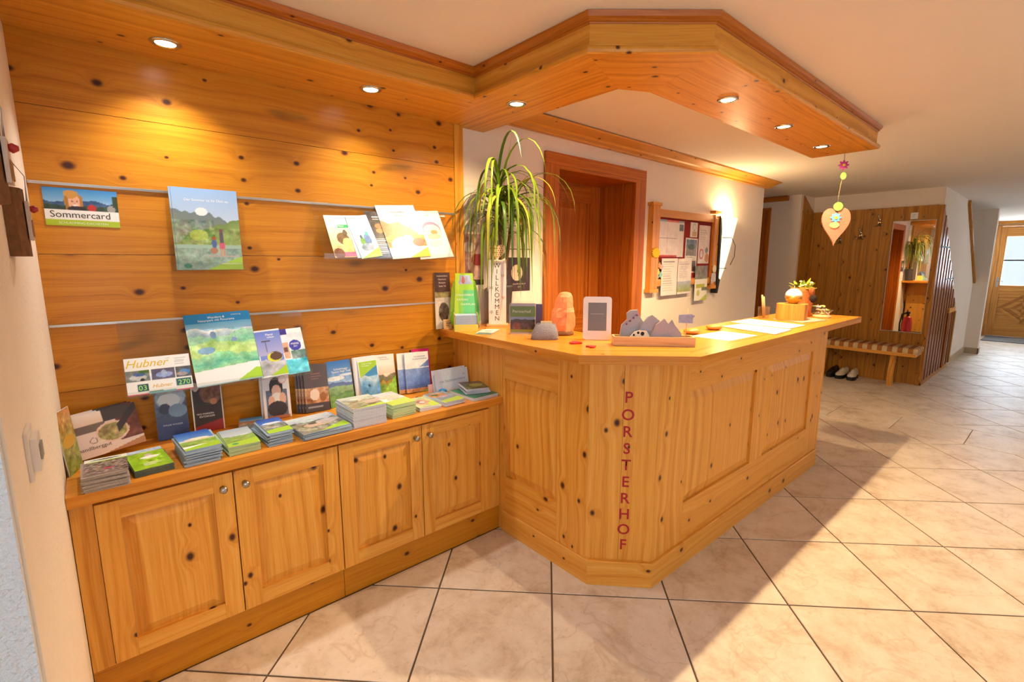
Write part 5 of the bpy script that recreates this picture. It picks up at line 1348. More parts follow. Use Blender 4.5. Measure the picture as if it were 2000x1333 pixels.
for k in range(4):
    b = MB(); b.lathe([(0.001, -0.0045), (0.0045, -0.002), (0.0045, 0.002), (0.001, 0.0045)], 12, M=Matrix.Translation((-0.112 + 0.0145 * k, 0.0102, 0.090 + 0.0130 * k))); b.build('bead', BEAD, m1)
cutout('mountain_cutout', 'middle pointed felt mountain in the tray', [(-0.065, 0.007), (0.09, 0.007), (0.055, 0.075), (0.025, 0.107), (-0.005, 0.130), (-0.022, 0.122), (-0.05, 0.085)], 0.0035, LF, 'mountain')
cutout('mountain_cutout', 'right twin-peaked felt mountain in the tray', [(-0.02, 0.007), (0.126, 0.007), (0.118, 0.055), (0.090, 0.088), (0.077, 0.112), (0.062, 0.094), (0.045, 0.116), (0.028, 0.102), (0.010, 0.090)], -0.008, LF2, 'mountain')
cow = thing('cow_figure', 'black and white wooden cow standing in the tray', 'cow'); cow.matrix_world = TM
CW = plain('cow_white', 'ece6dc', 0.7)
cp = [(-0.098, 0.0065), (-0.088, 0.0065), (-0.084, 0.03), (-0.062, 0.034), (-0.058, 0.0065), (-0.050, 0.0065), (-0.048, 0.032), (-0.030, 0.034), (-0.028, 0.0065), (-0.018, 0.0065), (-0.018, 0.045), (-0.030, 0.064), (-0.06, 0.066), (-0.082, 0.060), (-0.096, 0.043), (-0.110, 0.032), (-0.112, 0.022), (-0.102, 0.022)]
b = MB(); b.prism(cp, -0.021, -0.015, axis=1); b.build('body', CW, cow)
for (x, z, s_) in ((-0.048, 0.052, 0.009), (-0.066, 0.056, 0.006), (-0.084, 0.046, 0.005), (-0.078, 0.036, 0.004)):
    b = MB(); b.prism([(x + s_ * math.cos(t) * 0.9, z + s_ * math.sin(t)) for t in [2 * math.pi * k / 10 for k in range(10)]], -0.0216, -0.0211, axis=1); b.build('spot', BLACK, cow)
sp = thing('little_signpost', 'felt arrow sign on a thin stick at the end of the tray', 'sign'); sp.matrix_world = TM
b = MB(); b.tube([(0.140, 0.012, 0.0065), (0.146, 0.012, 0.158)], 0.002, 8); b.build('stick', RAW, sp)
b = MB(); b.prism([(0.108, 0.098), (0.168, 0.096), (0.168, 0.118), (0.176, 0.128), (0.160, 0.136), (0.108, 0.132)], 0.0075, 0.0095, axis=1); b.build('arrow_board', plain('printed_felt', 'a3a9cc', 0.9, noise=0.4, nscale=90), sp)

# smooth wooden pebbles, papers
PEB = plain('polished_wood', 'd98a3a', 0.35, noise=0.15, nscale=30)
for k, (x, y) in enumerate(((0.775, -0.995), (1.010, -0.992))):
    b = MB(); b.lathe([(0.001, 0), (0.022, 0.001), (0.034, 0.010), (0.034, 0.018), (0.022, 0.026), (0.001, 0.030)], 20, M=Matrix.Scale(1.25, 4, (1, 0, 0)))
    o = b.build('wooden_pebble', PEB, None, (x, y, ZC), (0, 0, R(-30))); tag(o, ('rounded polished wood piece left of the papers', 'rounded polished wood piece lying between two papers')[k], 'paperweight', 'polished wood pieces')
def sheet(label, pts, z, name='paper_sheet', board=True):
    t = thing(name, label, 'paper', (0, 0, 0))
    b = MB()
    if board:
        b.prism(pts, z, z + 0.003); b.build('board', RAW, t)
        cx = sum(p[0] for p in pts) / 4; cy = sum(p[1] for p in pts) / 4
        pts = [(cx + (p[0] - cx) * 0.985, cy + (p[1] - cy) * 0.985) for p in pts]; z += 0.0032; b = MB()
    b.prism(pts, z, z + 0.0008); b.build('sheet', PAPER, t)
    return t
b = MB(); b.prism([(0.69, -1.225), (0.97, -1.235), (0.985, -1.045), (0.705, -1.035)], ZC, ZC + 0.0008); tag(b.build('paper_sheet', PAPER), 'loose white paper sheet nearest the wooden tray', 'paper')
sheet('white form on a thin board in the middle of the counter', [(1.055, -1.285), (1.300, -1.275), (1.345, -0.985), (1.150, -0.965)], ZC, 'clip_board')
sheet('white form on a thin board nearest the log slice', [(1.335, -1.25), (1.56, -1.255), (1.640, -0.905), (1.385, -0.905)], ZC, 'clip_board')

# far end of the counter
MATG = plain('woven_grey_mat', 'a9a08a', 0.9, noise=0.25, nscale=150)
b = MB(); b.prism([(1.68, -1.20), (1.93, -1.25), (2.02, -1.10), (1.76, -1.00)], ZC, ZC + 0.003)
tag(b.build('place_mat', MATG), 'greyish woven mat under the log slice', 'mat')
gl = thing('stick_glass', 'small glass holding two light wooden sticks', 'glass', (1.775, -0.935, ZC))
b = MB(); b.lathe([(0.001, 0.0), (0.033, 0.0), (0.036, 0.075), (0.0335, 0.075), (0.031, 0.004), (0.001, 0.004)], 24); b.build('glass', ACRYL, gl)
for k, (x, dx) in enumerate(((-0.012, -0.022), (0.008, -0.012))):
    b = MB(); b.tube([(1.775 + x + 0.012, -0.935, ZC + 0.006), (1.775 + x + dx, -0.930, ZC + 0.150 - 0.012 * k)], 0.0055, 8)
    tag(b.build('wooden_stick', RAW), ('taller light wooden stick in the glass', 'shorter light wooden stick in the glass')[k], 'stick', 'sticks in the glass')
LOGM = wood('split_log', 'e2a24e', 'd38c38', 'b26c22', knots=0.0, rough=0.6, ring=14)
b = MB(); rr = random.Random(8)
ring = [(0.092 * (1 + rr.uniform(-.07, .07)) * math.cos(2 * math.pi * k / 16), 0.085 * (1 + rr.uniform(-.07, .07)) * math.sin(2 * math.pi * k / 16)) for k in range(16)]
b.prism(ring, 0, 0.098, 2); lg = b.build('log_slice', LOGM, None, (1.815, -1.085, ZC + 0.0032))
tag(lg, 'split log block carrying the round candle', 'log')
cd = thing('ball_candle', 'round white candle in a golden half shell on the log', 'candle', (1.818, -1.088, ZC + 0.1015))
GOLD = plain('gold_shell', 'd9a84a', 0.3, metal=0.8)
hm = [(0.047 * math.sin(t) + 0.001, 0.047 - 0.047 * math.cos(t)) for t in [math.pi * k / 14 for k in range(15)]]
b = MB(); b.lathe([(0.022, 0.0), (0.030, 0.008)] + [(r_ + 0.0012, z) for r_, z in hm[3:8]], 26); b.build('golden_shell', GOLD, cd)
b = MB(); b.lathe(hm[7:], 26); b.build('wax', plain('white_wax', 'f6efe6', 0.5), cd)
b = MB(); b.tube([(0, 0, 0.093), (0.003, 0, 0.110)], 0.0015, 6); b.build('wick', plain('cream_wick', 'efe2c8', 0.8), cd)
BKI = plain('orange_bark', 'c4692c', 0.85, noise=0.35, nscale=35, bump=0.8, bscale=45)
bk = thing('bark_planter', 'bark wood planter with small flowering greenery at the counter end', 'planter', (2.10, -1.035, ZC), R(-35))
b = MB()
N = 20
def brk(t, z): return 0.068 * (1 + 0.08 * math.sin(3 * t + z * 20) + 0.05 * math.sin(7 * t))
rows = [[(brk(2 * math.pi * k / N, z) * math.cos(2 * math.pi * k / N), brk(2 * math.pi * k / N, z) * math.sin(2 * math.pi * k / N), z) for k in range(N)] for z in (0, 0.05, 0.11, 0.16, 0.19)]
for i in range(4):
    for k in range(N):
        b.poly([rows[i][k], rows[i][(k + 1) % N], rows[i + 1][(k + 1) % N], rows[i + 1][k]], None, 0, True)
inn = [(p[0] * 0.82, p[1] * 0.82, 0.19) for p in rows[-1]]; inb = [(p[0] * 0.82, p[1] * 0.82, 0.15) for p in rows[-1]]
for k in range(N):
    b.poly([rows[-1][k], rows[-1][(k + 1) % N], inn[(k + 1) % N], inn[k]]); b.poly([inn[k], inn[(k + 1) % N], inb[(k + 1) % N], inb[k]])
b.poly(rows[0][::-1]); b.poly(inb)
b.build('bark_tube', BKI, bk)
b = MB(); b.lathe([(0.001, 0.0), (0.02, 0.001), (0.026, 0.012), (0.001, 0.014)], 14, M=Matrix.Translation((0.03, -0.068, 0.120)) @ Matrix.Rotation(R(90), 4, 'X')); b.build('knot_hole', SOIL, bk)
LFY = plain('fresh_leaf', 'a9b82e', 0.5, noise=0.25, nscale=40)
rr = random.Random(21)
def small_leaf(p, az, el, L, w, mat, par, name='leaf'):
    d = Vector((math.cos(az) * math.cos(el), math.sin(az) * math.cos(el), math.sin(el))); s = Vector((-math.sin(az), math.cos(az), 0)); nrm = d.cross(s)
    p = Vector(p); b = MB()
    P = [p, p + d * L * .4 + s * w - nrm * .1 * w, p + d * L, p + d * L * .4 - s * w - nrm * .1 * w, p + d * L * .45 + nrm * .25 * w]
    b.poly([P[0], P[1], P[4]], None, 0, True); b.poly([P[1], P[2], P[4]], None, 0, True); b.poly([P[2], P[3], P[4]], None, 0, True); b.poly([P[3], P[0], P[4]], None, 0, True)
    return b.build(name, mat, par)
for k in range(34):
    az = rr.uniform(0, 6.28)
    small_leaf((0.04 * math.cos(az), 0.04 * math.sin(az), 0.165 + rr.uniform(0, 0.04)), az, rr.uniform(-0.1, 1.3), rr.uniform(0.03, 0.065), rr.uniform(0.008, 0.016), rr.choice([LFY, LFY, LEAF]), bk)
BLOS = plain('cream_blossom', 'f2e6b8', 0.6)
for k in range(8):
    az = rr.uniform(0, 6.28); p = (0.055 * math.cos(az), 0.055 * math.sin(az), 0.19 + rr.uniform(-0.02, 0.05))
    b = MB(); b.lathe([(0.001, 0), (0.009, 0.003), (0.010, 0.008), (0.004, 0.011), (0.001, 0.011)], 8, M=Matrix.Translation(p)); b.build('blossom', BLOS, bk)
b = MB(); b.lathe([(0.001, 0), (0.050, 0), (0.052, 0.004), (0.052, 0.014), (0.001, 0.015)], 24)
tag(b.build('wood_disc', RAW, None, (2.115, -1.165, ZC)), 'thin round wood disc between log and sweet bowl', 'disc')
bw = thing('sweet_bowl', 'shallow glass bowl filled with wrapped sweets at the counter end', 'bowl', (2.265, -1.11, ZC))
b = MB(); b.lathe([(0.001, 0.0), (0.04, 0.0), (0.062, 0.018), (0.075, 0.040), (0.0725, 0.040), (0.060, 0.020), (0.038, 0.004), (0.001, 0.004)], 26); b.build('bowl', ACRYL, bw)
SW = [plain('sweet_yellow', 'e6d88a', 0.4), plain('sweet_white', 'f0e8e2', 0.4), plain('sweet_green', 'a9c46a', 0.4), plain('sweet_pink', 'e6b8b0', 0.4)]
for k in range(18):
    r_ = 0.045 * math.sqrt((k + 0.5) / 18); t = k * 2.4; z = 0.014 + 0.022 * (k % 3)
    b = MB(); b.tube([(-0.016, 0, 0), (-0.011, 0, 0), (-0.008, 0, 0), (0.008, 0, 0), (0.011, 0, 0), (0.016, 0, 0)], [0.007, 0.002, 0.0065, 0.0065, 0.002, 0.007], 8)
    o = b.build('wrapped_sweet', SW[k % 4], None, (2.265 + r_ * math.cos(t), -1.11 + r_ * math.sin(t), ZC + z), (0, 0.2, rr.uniform(0, 6)))
    tag(o, ('yellow', 'white', 'green', 'pink')[k % 4] + ' wrapped sweet in the glass bowl', 'sweet', ('yellow', 'white', 'green', 'pink')[k % 4] + ' sweets in the bowl')

# ------------------------------------------------------------------ on the white wall
def wall_sheet(label, x0, x1, z0, z1, art, texts=(), y=WY - 0.0005, cat='paper', name='wall_paper', roll=0.0, group=None):
    w, h = x1 - x0, z1 - z0
    return brochure(label, w, h, 0.0012, art, upright((x0 + x1) / 2, y, z0, 0, 0, roll), texts, cat, name, group)
a = Art(0.248, 0.262, 0.004).fill('ead9c6').rect(0, 0, 1, 0.03, '6a5a5a').rect(0.1, 0.76, 0.9, 0.77, 'a08a78').lines(0.2, 0.8, 0.2, 0.4, 4, 'd3bfa8')
wall_sheet('cream certificate with a row of zeros behind the palm', 0.386, 0.634, 1.452, 1.713, a, [('1000', 0.22, 0.52, 0.030, '4a3a3a')], cat='certificate', name='certificate')
a = Art(0.19, 0.205, 0.003).fill('3c2a34').ell(0.42, 0.55, 0.24, 0.24, 'e8c8a6')
o = wall_sheet('dark award plaque with a number nine behind the palm', 0.424, 0.615, 1.200, 1.405, a, [('9', 0.0, 0.46, 0.06, '3a2a2a'), ('Guest Review Award', 0.02, 0.2, 0.012, 'e0cfc0'), ('2019', 0.02, 0.11, 0.011, 'e0cfc0')], cat='plaque', name='award_plaque')
a = Art(0.147, 0.285, 0.004).fill('b98f86').speck(0.12).ell(0.7, 0.5, 0.3, 0.12, '9a3038').ell(0.3, 0.75, 0.3, 0.1, 'd8c8be').rect(0, 0, 1, 0.1, '3a2c2c')
wall_sheet('reddish floral picture behind the left palm leaves', 0.100, 0.247, 1.248, 1.533, a, cat='picture', name='picture')
a = Art(0.25, 0.30, 0.005).fill('e3d3c6').rect(0.08, 0.06, 0.92, 0.94, 'e9dcd0').rect(0.08, 0.5, 0.92, 0.505, 'b5a298')
wall_sheet('pale sheet high behind the left palm leaves', 0.105, 0.36, 1.545, 1.80, a)

# notice board
nb = thing('notice_board', 'wooden framed red pin board on the white wall', 'notice board', (2.42, WY, 1.16))
ni = Matrix.Translation((-2.42, -WY, -1.16))
PN = PINE_T
def nbp(name, x0, x1, y0, y1, z0, z1, gr, mat=PN):
    b = MB(); b.box(x0, x1, y0, y1, z0, z1, gr, M=ni); return b.build(name, mat, nb)
nbp('board_felt', 1.96, 2.87, 0.012, 0.0295, 1.20, 1.77, 0, plain('dark_red_felt', '8e1f1a', 0.95))
nbp('frame_post', 1.875, 1.972, -0.018, 0.0295, 1.165, 1.812, 2); nbp('frame_post', 2.862, 2.955, -0.018, 0.0295, 1.165, 1.80, 2)
for x0, x1 in ((1.862, 1.985), (2.850, 2.967)):
    nbp('post_end', x0, x1, -0.024, 0.0293, 1.135, 1.1645, 0); nbp('post_end', x0, x1, -0.024, 0.0293, 1.8125, 1.838, 0)
nbp('frame_rail', 1.9725, 2.8615, -0.010, 0.0295, 1.732, 1.792, 0); nbp('frame_rail', 1.9725, 2.8615, -0.010, 0.0295, 1.183, 1.240, 0)
NY = 0.0112
a = Art(0.41, 0.297, 0.006).fill('e9d6cc').rect(0, 0.94, 1, 1, '8fa8b0').rect(0.35, 0.95, 0.8, 1, 'd8604a').rect(0.05, 0, 0.75, 0.06, 'c8402f').rect(0.82, 0.72, 0.98, 0.9, '5a5a62')
for k in range(5): a.rect(0.18 * k + 0.02, 0.08, 0.18 * k + 0.025, 0.92, 'c9b3a8')
a.lines(0.03, 0.95, 0.5, 0.52, 1, 'a89088').speck(0.03)
wall_sheet('wide calendar sheet with red strips on the pin board', 1.975, 2.385, 1.42, 1.717, a, y=NY, cat='calendar', name='calendar')
a = Art(0.24, 0.30, 0.005).fill('ecdccf').lines(0.1, 0.85, 0.1, 0.88, 12, 'c2aa9c').rect(0.1, 0.9, 0.8, 0.93, '8a7a74')
wall_sheet('long typed list hanging below the calendar', 2.035, 2.275, 1.105, 1.408, a, y=-0.0125, roll=0.5)
a = Art(0.23, 0.30, 0.005).fill('eadbd0').lines(0.1, 0.9, 0.45, 0.92, 9, 'bfaaa2').rect(0.05, 0.06, 1, 0.36, '8f9ab0').grad(0.06, 0.36, '9aa04a', 'a3acc2').speck(0.04)
wall_sheet('timetable with a landscape photo hanging below the pin board', 2.285, 2.505, 1.108, 1.408, a, y=-0.0125, roll=1)
a = Art(0.20, 0.30, 0.005).fill('e3d8c8').rect(0.06, 0.5, 0.94, 0.96, '6a7488').rect(0.06, 0.5, 0.94, 0.7, '8a7a72').ell(0.5, 0.75, 0.3, 0.08, '4a5236').rect(0.06, 0.05, 0.94, 0.36, '5a4a3c').speck(0.08).lines(0.2, 0.9, 0.38, 0.48, 2, '9a8a4a')
wall_sheet('postcard pair with a church photo on the red felt', 2.418, 2.618, 1.285, 1.583, a, y=NY, roll=-1)
a = Art(0.13, 0.12, 0.005).fill('e6dccb').ell(0.55, 0.68, 0.22, 0.24, '9aa094').ell(0.55, 0.68, 0.17, 0.18, 'e6dccb').rect(0.3, 0.05, 0.9, 0.4, 'c8a05a')
wall_sheet('small card with a round emblem at the top of the pin board', 2.488, 2.608, 1.592, 1.717, a, y=NY)
a = Art(0.20, 0.33, 0.005).fill('e3cfc0').lines(0.1, 0.8, 0.55, 0.9, 6, 'cdb6a8').ell(0.3, 0.25, 0.2, 0.14, 'c8584a').ell(0.3, 0.25, 0.12, 0.1, 'e8d8cc').ell(0.75, 0.35, 0.14, 0.08, '7a8078').ell(0.8, 0.15, 0.18, 0.12, 'c0803c').speck(0.04)
wall_sheet('drawing with red and orange figures on the right of the pin board', 2.640, 2.838, 1.365, 1.70, a, y=NY, cat='drawing', name='drawing')
a = Art(0.22, 0.31, 0.005).fill('efe6d2').rect(0, 0.62, 1, 1, '7a7060').speck(0.09, 0.62, 1).rect(0.1, 0.36, 0.8, 0.48, 'b8b02c').rect(0.55, 0.28, 1, 0.38, '6a6a4a').put(lambda a: a.V < 0.3 * (a.U - 0.4), 'b8c03a').ell(0.3, 0.22, 0.12, 0.09, 'c0c05a')
wall_sheet('green and white leaflet hanging over the lower frame of the pin board', 2.575, 2.795, 1.036, 1.345, a, y=-0.0125, roll=1)
SUNM = plain('yellow_paper', 'e8bb1e', 0.7)
b = MB(); b.prism([((0.062 if k % 2 == 0 else 0.045) * math.cos(math.pi * k / 14), (0.045 if k % 2 == 0 else 0.034) * math.sin(math.pi * k / 14)) for k in range(28)], -0.027, -0.0245, axis=1)
tag(b.build('paper_sun', SUNM, None, (1.925, 0, 1.45)), 'yellow paper sun on the left post of the pin board', 'ornament')
fl = thing('paper_garland', 'little green and pink paper bouquet under the paper sun', 'ornament', (2.0, -0.0125, 1.32))
for k, (x, z, c) in enumerate(((-0.03, 0.055, '6a7a3a'), (0.0, 0.03, 'd89a6a'), (0.03, 0.02, 'e8a8a0'), (-0.02, -0.02, 'e8cf6a'), (0.02, -0.045, '8ac0b8'), (-0.03, -0.062, '9ab89a'))):
    b = MB(); b.prism([(x + 0.022 * math.cos(t) * (1 + .25 * math.cos(5 * t)), z + 0.022 * math.sin(t) * (1 + .25 * math.cos(5 * t))) for t in [2 * math.pi * q / 20 for q in range(20)]], -0.003 - 0.0003 * k, 0.0, axis=1); b.build('paper_flower', plain('garland_' + c, c, 0.7), fl)
an = thing('paper_angel', 'white paper figure with a pale flower at the lower right of the pin board', 'ornament', (2.872, -0.026, 1.265))
b = MB(); b.prism([(-0.045, -0.085), (0.05, -0.06), (0.045, 0.0), (0.02, 0.02), (-0.03, 0.01)], -0.002, 0.0, axis=1); b.build('dress', plain('pale_lilac_paper', 'c9c2c8', 0.7), an)
b = MB(); b.prism([(0.01 + 0.035 * math.cos(t), 0.05 + 0.035 * math.sin(t)) for t in [2 * math.pi * q / 16 for q in range(16)]], -0.0045, -0.0025, axis=1); b.build('flower', plain('cream_paper', 'f2e2c2', 0.7), an)
b = MB(); b.tube([(-0.04, -0.003, -0.06), (-0.05, -0.003, -0.12), (-0.055, -0.003, -0.16)], 0.004, 6); b.build('ribbon', plain('tan_ribbon', 'b5803c', 0.7), an)

# wall lamp
wl = thing('wall_lamp', 'lit wall lamp with half-cone glass shade on a dark iron bar', 'lamp', (3.03, WY, 1.45))
SHADE = plain('lit_frosted_glass', 'fff2d8', 0.4, emit=(1.0, 0.76, 0.40), estr=1.9)
b = MB(); n = 18
def cone(z): return 0.148 * ((z + 0.25) / 0.57) ** 0.8 if z > -0.25 else 0
prof = [-0.235, -0.15, -0.05, 0.05, 0.15, 0.25, 0.33]
rows = [[(cone(z) * math.cos(math.pi * k / n), -0.012 - 0.75 * cone(z) * math.sin(math.pi * k / n), z) for k in range(n + 1)] for z in prof]
for i in range(len(rows) - 1):
    for k in range(n):
        b.poly([rows[i][k + 1], rows[i][k], rows[i + 1][k], rows[i + 1][k + 1]], None, 0, True)
o = b.build('glass_shade', SHADE, wl, (0.06, 0, 0))
b = MB(); b.prism([(-0.035, 0.345), (-0.075, 0.345), (-0.072, -0.22), (-0.07, -0.36), (-0.045, -0.36), (-0.012, -0.235), (-0.04, -0.22)][::-1], -0.06, -0.002, axis=1); b.build('iron_bar', IRON, wl, (-0.015, 0, 0))
b = MB(); b.tube([(-0.06, -0.07, 0.15), (0.0, -0.13, 0.15), (0.07, -0.135, 0.08), (0.10, -0.12, -0.02), (0.09, -0.09, -0.10)], 0.003, 6); b.build('iron_wire', IRON, wl)
b = MB(); b.tube([(-0.06, -0.062, -0.13), (0.0, -0.075, -0.13), (0.08, -0.06, -0.13)], 0.003, 6); b.build('iron_wire', IRON, wl)
d = bpy.data.lights.new('wall_lamp_bulb', 'POINT'); d.energy = SCONCE_W; d.color = (1.0, 0.68, 0.34); d.shadow_soft_size = 0.04
o = bpy.data.objects.new('wall_lamp_bulb', d); COL.objects.link(o); o.parent = wl; o.location = (0.06, -0.07, 0.345)

# ------------------------------------------------------------------ hanging heart at the canopy end
hg = thing('hanging_heart', 'wooden heart with paper flowers hanging from the canopy end', 'ornament', (2.233, -1.165, 2.06))
Mh = Matrix.Rotation(R(VIEW - 15), 4, 'Z')
STR = plain('cord', '8a6a45', 0.9)
b = MB(); b.tube([Mh @ Vector(p) for p in ((0, 0, 0.006), (0.001, 0, -0.06), (0.003, 0, -0.13), (-0.006, 0, -0.20), (-0.010, 0, -0.26), (-0.012, 0, -0.345))], 0.0015, 6); b.build('cord', STR, hg)
def disc(name, x, z, rx, rz, y0, y1, mat, petals=0, depth=0.25):
    b = MB(); b.prism([(x + rx * math.cos(t) * (1 + depth * math.cos(petals * t) * (petals > 0)), z + rz * math.sin(t) * (1 + depth * math.cos(petals * t) * (petals > 0))) for t in [2 * math.pi * k / 40 for k in range(40)]], y0, y1, axis=1, M=Mh)
    return b.build(name, mat, hg)
PK = plain('pink_felt', 'c2409a', 0.8); GN = plain('green_felt', '7ac84a', 0.8); YL = plain('yellow_felt', 'e8cf3a', 0.8); BL = plain('light_blue_felt', '62b4e6', 0.8); LG = plain('pale_green_felt', 'a9e07a', 0.8)
disc('pink_flower', 0.0, -0.069, 0.026, 0.026, -0.004, -0.0005, PK, 8); disc('flower_centre', 0.0, -0.069, 0.009, 0.009, -0.006, -0.0042, YL)
disc('green_bead', 0.004, -0.136, 0.016, 0.022, -0.005, 0.0, GN)
b = MB(); b.prism([(p[0] * 1.72 - 0.012, -0.575 + p[1] * 2.72) for p in hp], -0.008, 0.008, axis=1, M=Mh); b.build('wooden_heart', plain('salmon_wood', 'c97a60', 0.7, noise=0.12, nscale=30), hg)
disc('green_disc', -0.010, -0.326, 0.027, 0.027, -0.0135, -0.0085, GN); disc('blue_flower', -0.016, -0.396, 0.027, 0.027, -0.0125, -0.0085, BL, 8, 0.22); disc('flower_centre', -0.016, -0.396, 0.011, 0.011, -0.015, -0.0128, YL); disc('green_disc', -0.020, -0.443, 0.027, 0.019, -0.0125, -0.0085, LG)

# ------------------------------------------------------------------ left wall: switch and hanging wood pieces
sw = thing('light_switch', 'white wall switch with grey rocker on the left wall', 'switch', (LX, -1.035, 1.040))
PLAS = plain('cream_plastic', 'eadfd6', 0.4)
b = MB(); b.box(0.0003, 0.006, -0.042, 0.042, -0.044, 0.044); b.build('plate', PLAS, sw)
b = MB(); b.box(0.0063, 0.016, -0.03, 0.03, -0.03, 0.03); b.build('body', PLAS, sw)
b = MB(); b.box(0.0163, 0.019, -0.012, 0.02, -0.014, 0.014); b.build('rocker', plain('grey_rocker', '9a938a', 0.4), sw)
for k, (y, z0, z1, lab) in enumerate(((-0.765, 1.390, 1.528, 'bark-edged wood slab with a small framed picture on the left wall'), (-1.06, 1.475, 1.60, 'second bark-edged wood slab at the picture edge on the left wall'))):
    t = thing('wood_slab_ornament', lab, 'ornament', (LX, y, z0), 0, 'wood slab ornaments on the left wall')
    h = z1 - z0
    b = MB()
    pr = [(0.0005, -0.048), (0.018, -0.046), (0.028, -0.028), (0.031, 0.0), (0.027, 0.03), (0.018, 0.046), (0.0005, 0.048)]
    b.prism(pr, 0, h, 2); b.build('bark_slab', BARK, t)
    b = MB(); b.box(0.0312, 0.037, -0.022, 0.03, 0.25 * h, 0.82 * h); fr = b.build('little_frame', plain('pale_frame', 'd8c4b6', 0.7), t)
    b = MB(); b.box(0.0372, 0.039, -0.012, 0.02, 0.3 * h, 0.55 * h); b.build('painted_figure', plain('brown_figure', 'a8703c', 0.7), t)
    b = MB(); b.lathe([(0.001, -0.008), (0.008, -0.003), (0.008, 0.004), (0.001, 0.008)], 12, M=Matrix.Translation((0.042, 0.008, 0.72 * h))); b.build('red_bead', plain('red_bead', 'b02a2a', 0.3), t)
    b = MB(); b.tube([(0.034, -0.01, 0.80 * h), (0.036, 0.005, 1.2 * h), (0.02, 0.0, 1.4 * h), (0.036, -0.005, 1.2 * h), (0.034, 0.018, 0.80 * h)], 0.0008, 5); b.build('wire_loop', METAL, t)

# ------------------------------------------------------------------ hall furniture
bench = thing('bench', 'small wooden hall bench with a checked cushion', 'bench', (5.32, -0.66, 0))
bi = Matrix.Translation((-5.32, 0.66, 0))
b = MB(); b.box(5.15, 5.470, -1.19, -0.13, 0.362, 0.398, 1, M=bi); b.build('seat', PINE_L, bench)
def plaid():
    m, nt, bs = new_mat('checked_cushion'); N = nt.nodes.new; L = nt.links.new
    tc = N('ShaderNodeTexCoord'); sp_ = N('ShaderNodeSeparateXYZ'); L(tc.outputs['Object'], sp_.inputs[0])
    def stripes(o, per):
        a_ = N('ShaderNodeMath'); a_.operation = 'MULTIPLY'; a_.inputs[1].default_value = 1 / per; L(o, a_.inputs[0])
        f_ = N('ShaderNodeMath'); f_.operation = 'FRACT'; L(a_.outputs[0], f_.inputs[0])
        g_ = N('ShaderNodeMath'); g_.operation = 'GREATER_THAN'; g_.inputs[1].default_value = 0.5; L(f_.outputs[0], g_.inputs[0]); return g_.outputs[0]
    s1, s2 = stripes(sp_.outputs[0], 0.085), stripes(sp_.outputs[1], 0.092)
    ad = N('ShaderNodeMath'); ad.operation = 'ADD'; L(s1, ad.inputs[0]); L(s2, ad.inputs[1])
    hf = N('ShaderNodeMath'); hf.operation = 'MULTIPLY'; hf.inputs[1].default_value = 0.5; L(ad.outputs[0], hf.inputs[0])
    rp = N('ShaderNodeValToRGB'); rp.color_ramp.interpolation = 'CONSTANT'
    e_ = rp.color_ramp.elements; e_[0].position = 0; e_[0].color = (*hexc('d8bf8c'), 1); e_[1].position = 0.75; e_[1].color = (*hexc('7c301a'), 1)
    q = e_.new(0.4); q.color = (*hexc('b0703a'), 1)
    L(hf.outputs[0], rp.inputs[0]); L(rp.outputs[0], bs.inputs['Base Color']); bs.inputs['Roughness'].default_value = 0.95
    return m
b = MB()
prof = [(-0.160, 0.3985), (-0.164, 0.42), (-0.156, 0.448), (-0.13, 0.458), (0.13, 0.458), (0.152, 0.448), (0.157, 0.3985)]
pr = [(p[0] + 0.0, p[1]) for p in prof]
b.v = []; ys = [-0.545, -0.535, -0.515, 0.515, 0.528, 0.535]; sc_ = [0.80, 0.93, 1, 1, 0.93, 0.80]
rows = [[(p[0], y, 0.3985 + (p[1] - 0.3985) * s_) for p in pr] for y, s_ in zip(ys, sc_)]
for i in range(5):
    for k in range(len(pr)):
        j = (k + 1) % len(pr); b.poly([rows[i][k], rows[i + 1][k], rows[i + 1][j], rows[i][j]], None, 0, False)
b.poly(rows[0]); b.poly(rows[-1][::-1])
cu = b.build('seat_cushion', plaid(), None, (5.31, -0.66, 0.0)); tag(cu, 'brown and cream checked cushion on the hall bench', 'cushion')
legp = [(-0.07, 0), (0.0, 0), (0.01, 0.05), (-0.015, 0.12), (-0.005, 0.20), (0.03, 0.27), (0.04, 0.36), (-0.05, 0.36), (-0.055, 0.26), (-0.085, 0.18), (-0.09, 0.10)]
for y in (-0.975, -0.30):
    b = MB(); b.prism([(x + 5.30, z) for x, z in legp], y - 0.022, y + 0.022, 2, M=bi, axis=1); b.build('leg', PINE_L, bench)

